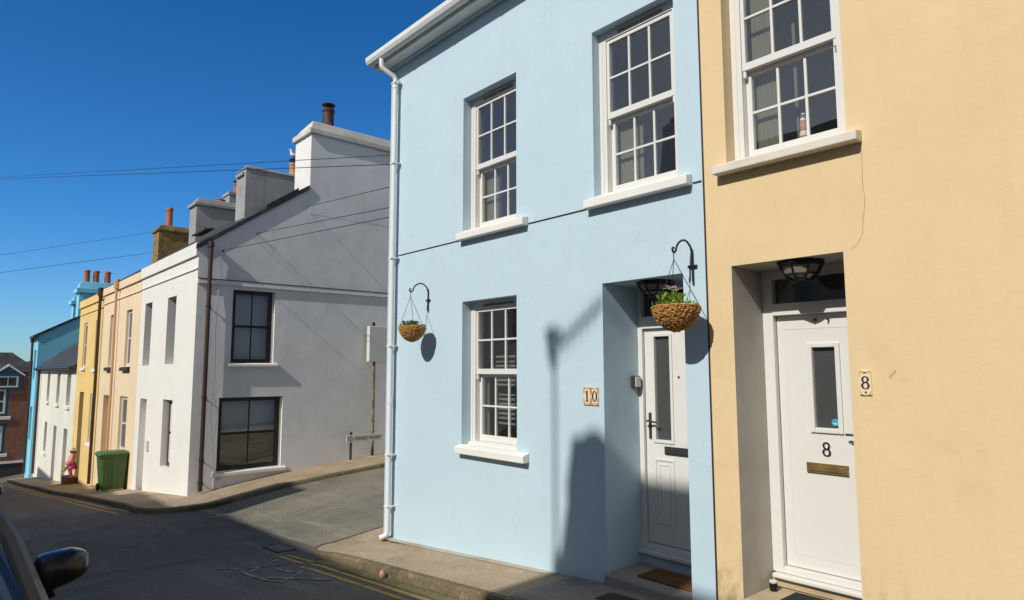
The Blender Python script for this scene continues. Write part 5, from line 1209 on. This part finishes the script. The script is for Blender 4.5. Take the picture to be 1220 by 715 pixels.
# ------------------------------------------------------------------ terrace on the camera's side (casts the long shadow)
def opposite(name, label, x0, x1, zr, wm, chim=None):
    t = thing(name, label, 'house', ((x0+x1)/2, -8.6, P((x0+x1)/2)), 'houses across the street behind the camera')
    yf, yr = -8.6, -12.0; ze = zr-3.15; fo = lambda s, z, d: (s, yf-d, z)
    w_ = (x1-x0); n = max(1, int(w_/2.4)); ops = []
    g0 = P((x0+x1)/2)
    for k in range(n):
        xc = x0+w_*(k+.5)/n
        ops.append((xc-.45, xc+.45, ze-2.0, ze-.5, .15))
        if k % 2: ops.append((xc-.45, xc+.45, g0+.9, g0+2.4, .15))
    mb = MB(); wall(mb, fo, x0, x1, g0-1.5, ze, ops)
    for o in ops: reveal(mb, fo, o)
    for x in (x0, x1): mb.poly([(x,yf,g0-1.5),(x,yf,ze),(x,yr,zr-.1),(x,yr-3.4,ze),(x,yr-3.4,g0-1.5)])
    mb.quad((x0,yr-3.4,g0-1.5), (x1,yr-3.4,g0-1.5), (x1,yr-3.4,ze), (x0,yr-3.4,ze)); mb.build('wall', wm, t)
    for o in ops: plain_window(t, fo, o, 'white_pvc', bars=(1,1), fw=.07, sill=(o[0]-.08,o[1]+.08,o[2]-.1,o[2]-.01,.08))
    for k in range(n):
        if k % 2 == 0:
            xc = x0+w_*(k+.5)/n; mb = MB(); fbox(mb, fo, xc-.45, xc+.45, g0-.3, g0+2.05, -.03, -.002); mb.build('front_door', 'teal_dark', t)
    mb = MB(); mb.prism([(x0,yf+.22,ze-.05),(x0,yr,zr),(x0,yr-3.6,ze-.05),(x0,yr-3.6,ze-.16),(x0,yr,zr-.1),(x0,yf+.22,ze-.16)], (x1-x0, 0, 0)); mb.build('roof', 'slate', t)
    mb = MB(); mb.tube([(x0,yf+.2,ze-.08),(x1,yf+.2,ze-.08)], .05, 8); mb.build('gutter', 'white_pipe', t)
    if chim:
        ch = stack(t, *chim[:6], 'opp_wall2', 'cap', cap_h=chim[6], over=.03, lean=.26)
        pot(ch, chim[0]+.28, (chim[2]+chim[3])/2, chim[5]+chim[6], .14, .12, 'terracotta')
    return t
oa = opposite('facing_house', 'cream rendered house across the street opposite door number 8', -2.98, 7, 9.22, 'opp_wall', (-2.74,-1.62,-12.25,-11.65,8.6,9.98,.16))
mb = MB(); mb.tube([(-2.96,-11.9,8.9),(-2.96,-11.9,11.3)], .022, 8); mb.tube([(-3.05,-11.9,11.0),(-2.3,-11.9,11.5)], .025, 6)
for k in range(7): mb.tube([(-2.9+k*.09,-12.1,11.08+k*.062),(-2.9+k*.09,-11.7,11.08+k*.062)], .010, 5)
mb.tube([(-2.96,-11.9,10.9),(-3.05,-11.9,11.25),(-2.85,-11.9,11.2)], .05, 6); mb.build('aerial', 'dark_grey', oa)
opposite('facing_house', 'pale grey house across the street opposite the side street', -10.7, -2.983, 8.03, 'opp_wall2')
opposite('facing_house', 'white rendered house with wide chimney across the street downhill of the side street', -16.7, -10.703, 7.58, 'opp_wall3', (-11.9,-10.78,-12.2,-11.7,7.0,9.1,.2))
opposite('facing_house', 'first stepped down cream house across the lower street', -22, -16.703, 7.15, 'opp_wall')
opposite('facing_house', 'pale grey house across the lower street', -28, -22.003, 6.75, 'opp_wall2')
opposite('facing_house', 'last white house across the bottom of the street', -38, -28.003, 6.0, 'opp_wall3')

# ------------------------------------------------------------------ light, sky, camera
AZ = math.tan(R(8)); travel = Vector((-AZ, 1, -.775)).normalized()
sl = bpy.data.lights.new('sun', 'SUN'); sl.energy = 3.95; sl.angle = R(.53); sl.color = (1.0, .955, .87)
so = bpy.data.objects.new('sun', sl); COL.objects.link(so); so.rotation_euler = travel.to_track_quat('-Z', 'Y').to_euler(); so.location = (5,-30,30)
EL = math.asin(-travel.z)
w = bpy.data.worlds.new('World'); scene.world = w; w.use_nodes = True; nt = w.node_tree
sky = nt.nodes.new('ShaderNodeTexSky'); sky.sky_type = 'NISHITA'; sky.sun_disc = False; sky.sun_elevation = EL; sky.sun_rotation = math.atan2(AZ, -1)
sky.altitude = 0; sky.air_density = 1.0; sky.dust_density = .2; sky.ozone_density = 4.0
# clear polarised sky: deep saturated blue on the side away from the sun, paler and more neutral round the sun
bg = nt.nodes['Background']; bg.inputs[1].default_value = .089
tc = nt.nodes.new('ShaderNodeTexCoord')
dot = N(nt, 'ShaderNodeVectorMath', operation='DOT_PRODUCT'); nt.links.new(tc.outputs['Generated'], dot.inputs[0]); dot.inputs[1].default_value = (-.80, .60, .05)
side = N(nt, 'ShaderNodeMapRange'); side.interpolation_type = 'SMOOTHSTEP'; nt.links.new(dot.outputs['Value'], side.inputs[0]); side.inputs[1].default_value = -.1; side.inputs[2].default_value = .7
sp = N(nt, 'ShaderNodeSeparateXYZ'); nt.links.new(tc.outputs['Generated'], sp.inputs[0])
deep = ramp(nt, sp.outputs['Z'], 0.0, .5, (.74,1.1,1.5,1), (.17,.78,1.30,1))
e_ = deep.node.color_ramp.elements.new(.2); e_.color = (.34,.96,1.50,1)
tint = mixc(nt, 1.0, sky.outputs[0], deep, 'MULTIPLY')
hs = N(nt, 'ShaderNodeHueSaturation'); hs.inputs['Saturation'].default_value = .48; hs.inputs['Value'].default_value = 1.05; nt.links.new(sky.outputs[0], hs.inputs['Color'])
nt.links.new(mixc(nt, side.outputs[0], hs.outputs[0], tint), bg.inputs[0])

cd = bpy.data.cameras.new('camera'); cam = bpy.data.objects.new('camera', cd); COL.objects.link(cam)
cd.sensor_width = 36; cd.lens = 786.03/1220*36; cd.clip_end = 3000; cd.clip_start = .05
YAW, PIT, ROL = R(-48.8437), R(6.0242), R(-.1016)
fw = Vector((math.sin(YAW)*math.cos(PIT), math.cos(YAW)*math.cos(PIT), math.sin(PIT)))
rt = Vector((math.cos(YAW), -math.sin(YAW), 0)); up = rt.cross(fw)
rt, up = math.cos(ROL)*rt+math.sin(ROL)*up, -math.sin(ROL)*rt+math.cos(ROL)*up
cam.matrix_world = Matrix(((rt.x, up.x, -fw.x, 0), (rt.y, up.y, -fw.y, -4.6), (rt.z, up.z, -fw.z, 1.65), (0, 0, 0, 1)))
scene.camera = cam
vs = scene.view_settings; vs.view_transform = 'Standard'; vs.look = 'None'; vs.exposure = 0; vs.gamma = 1
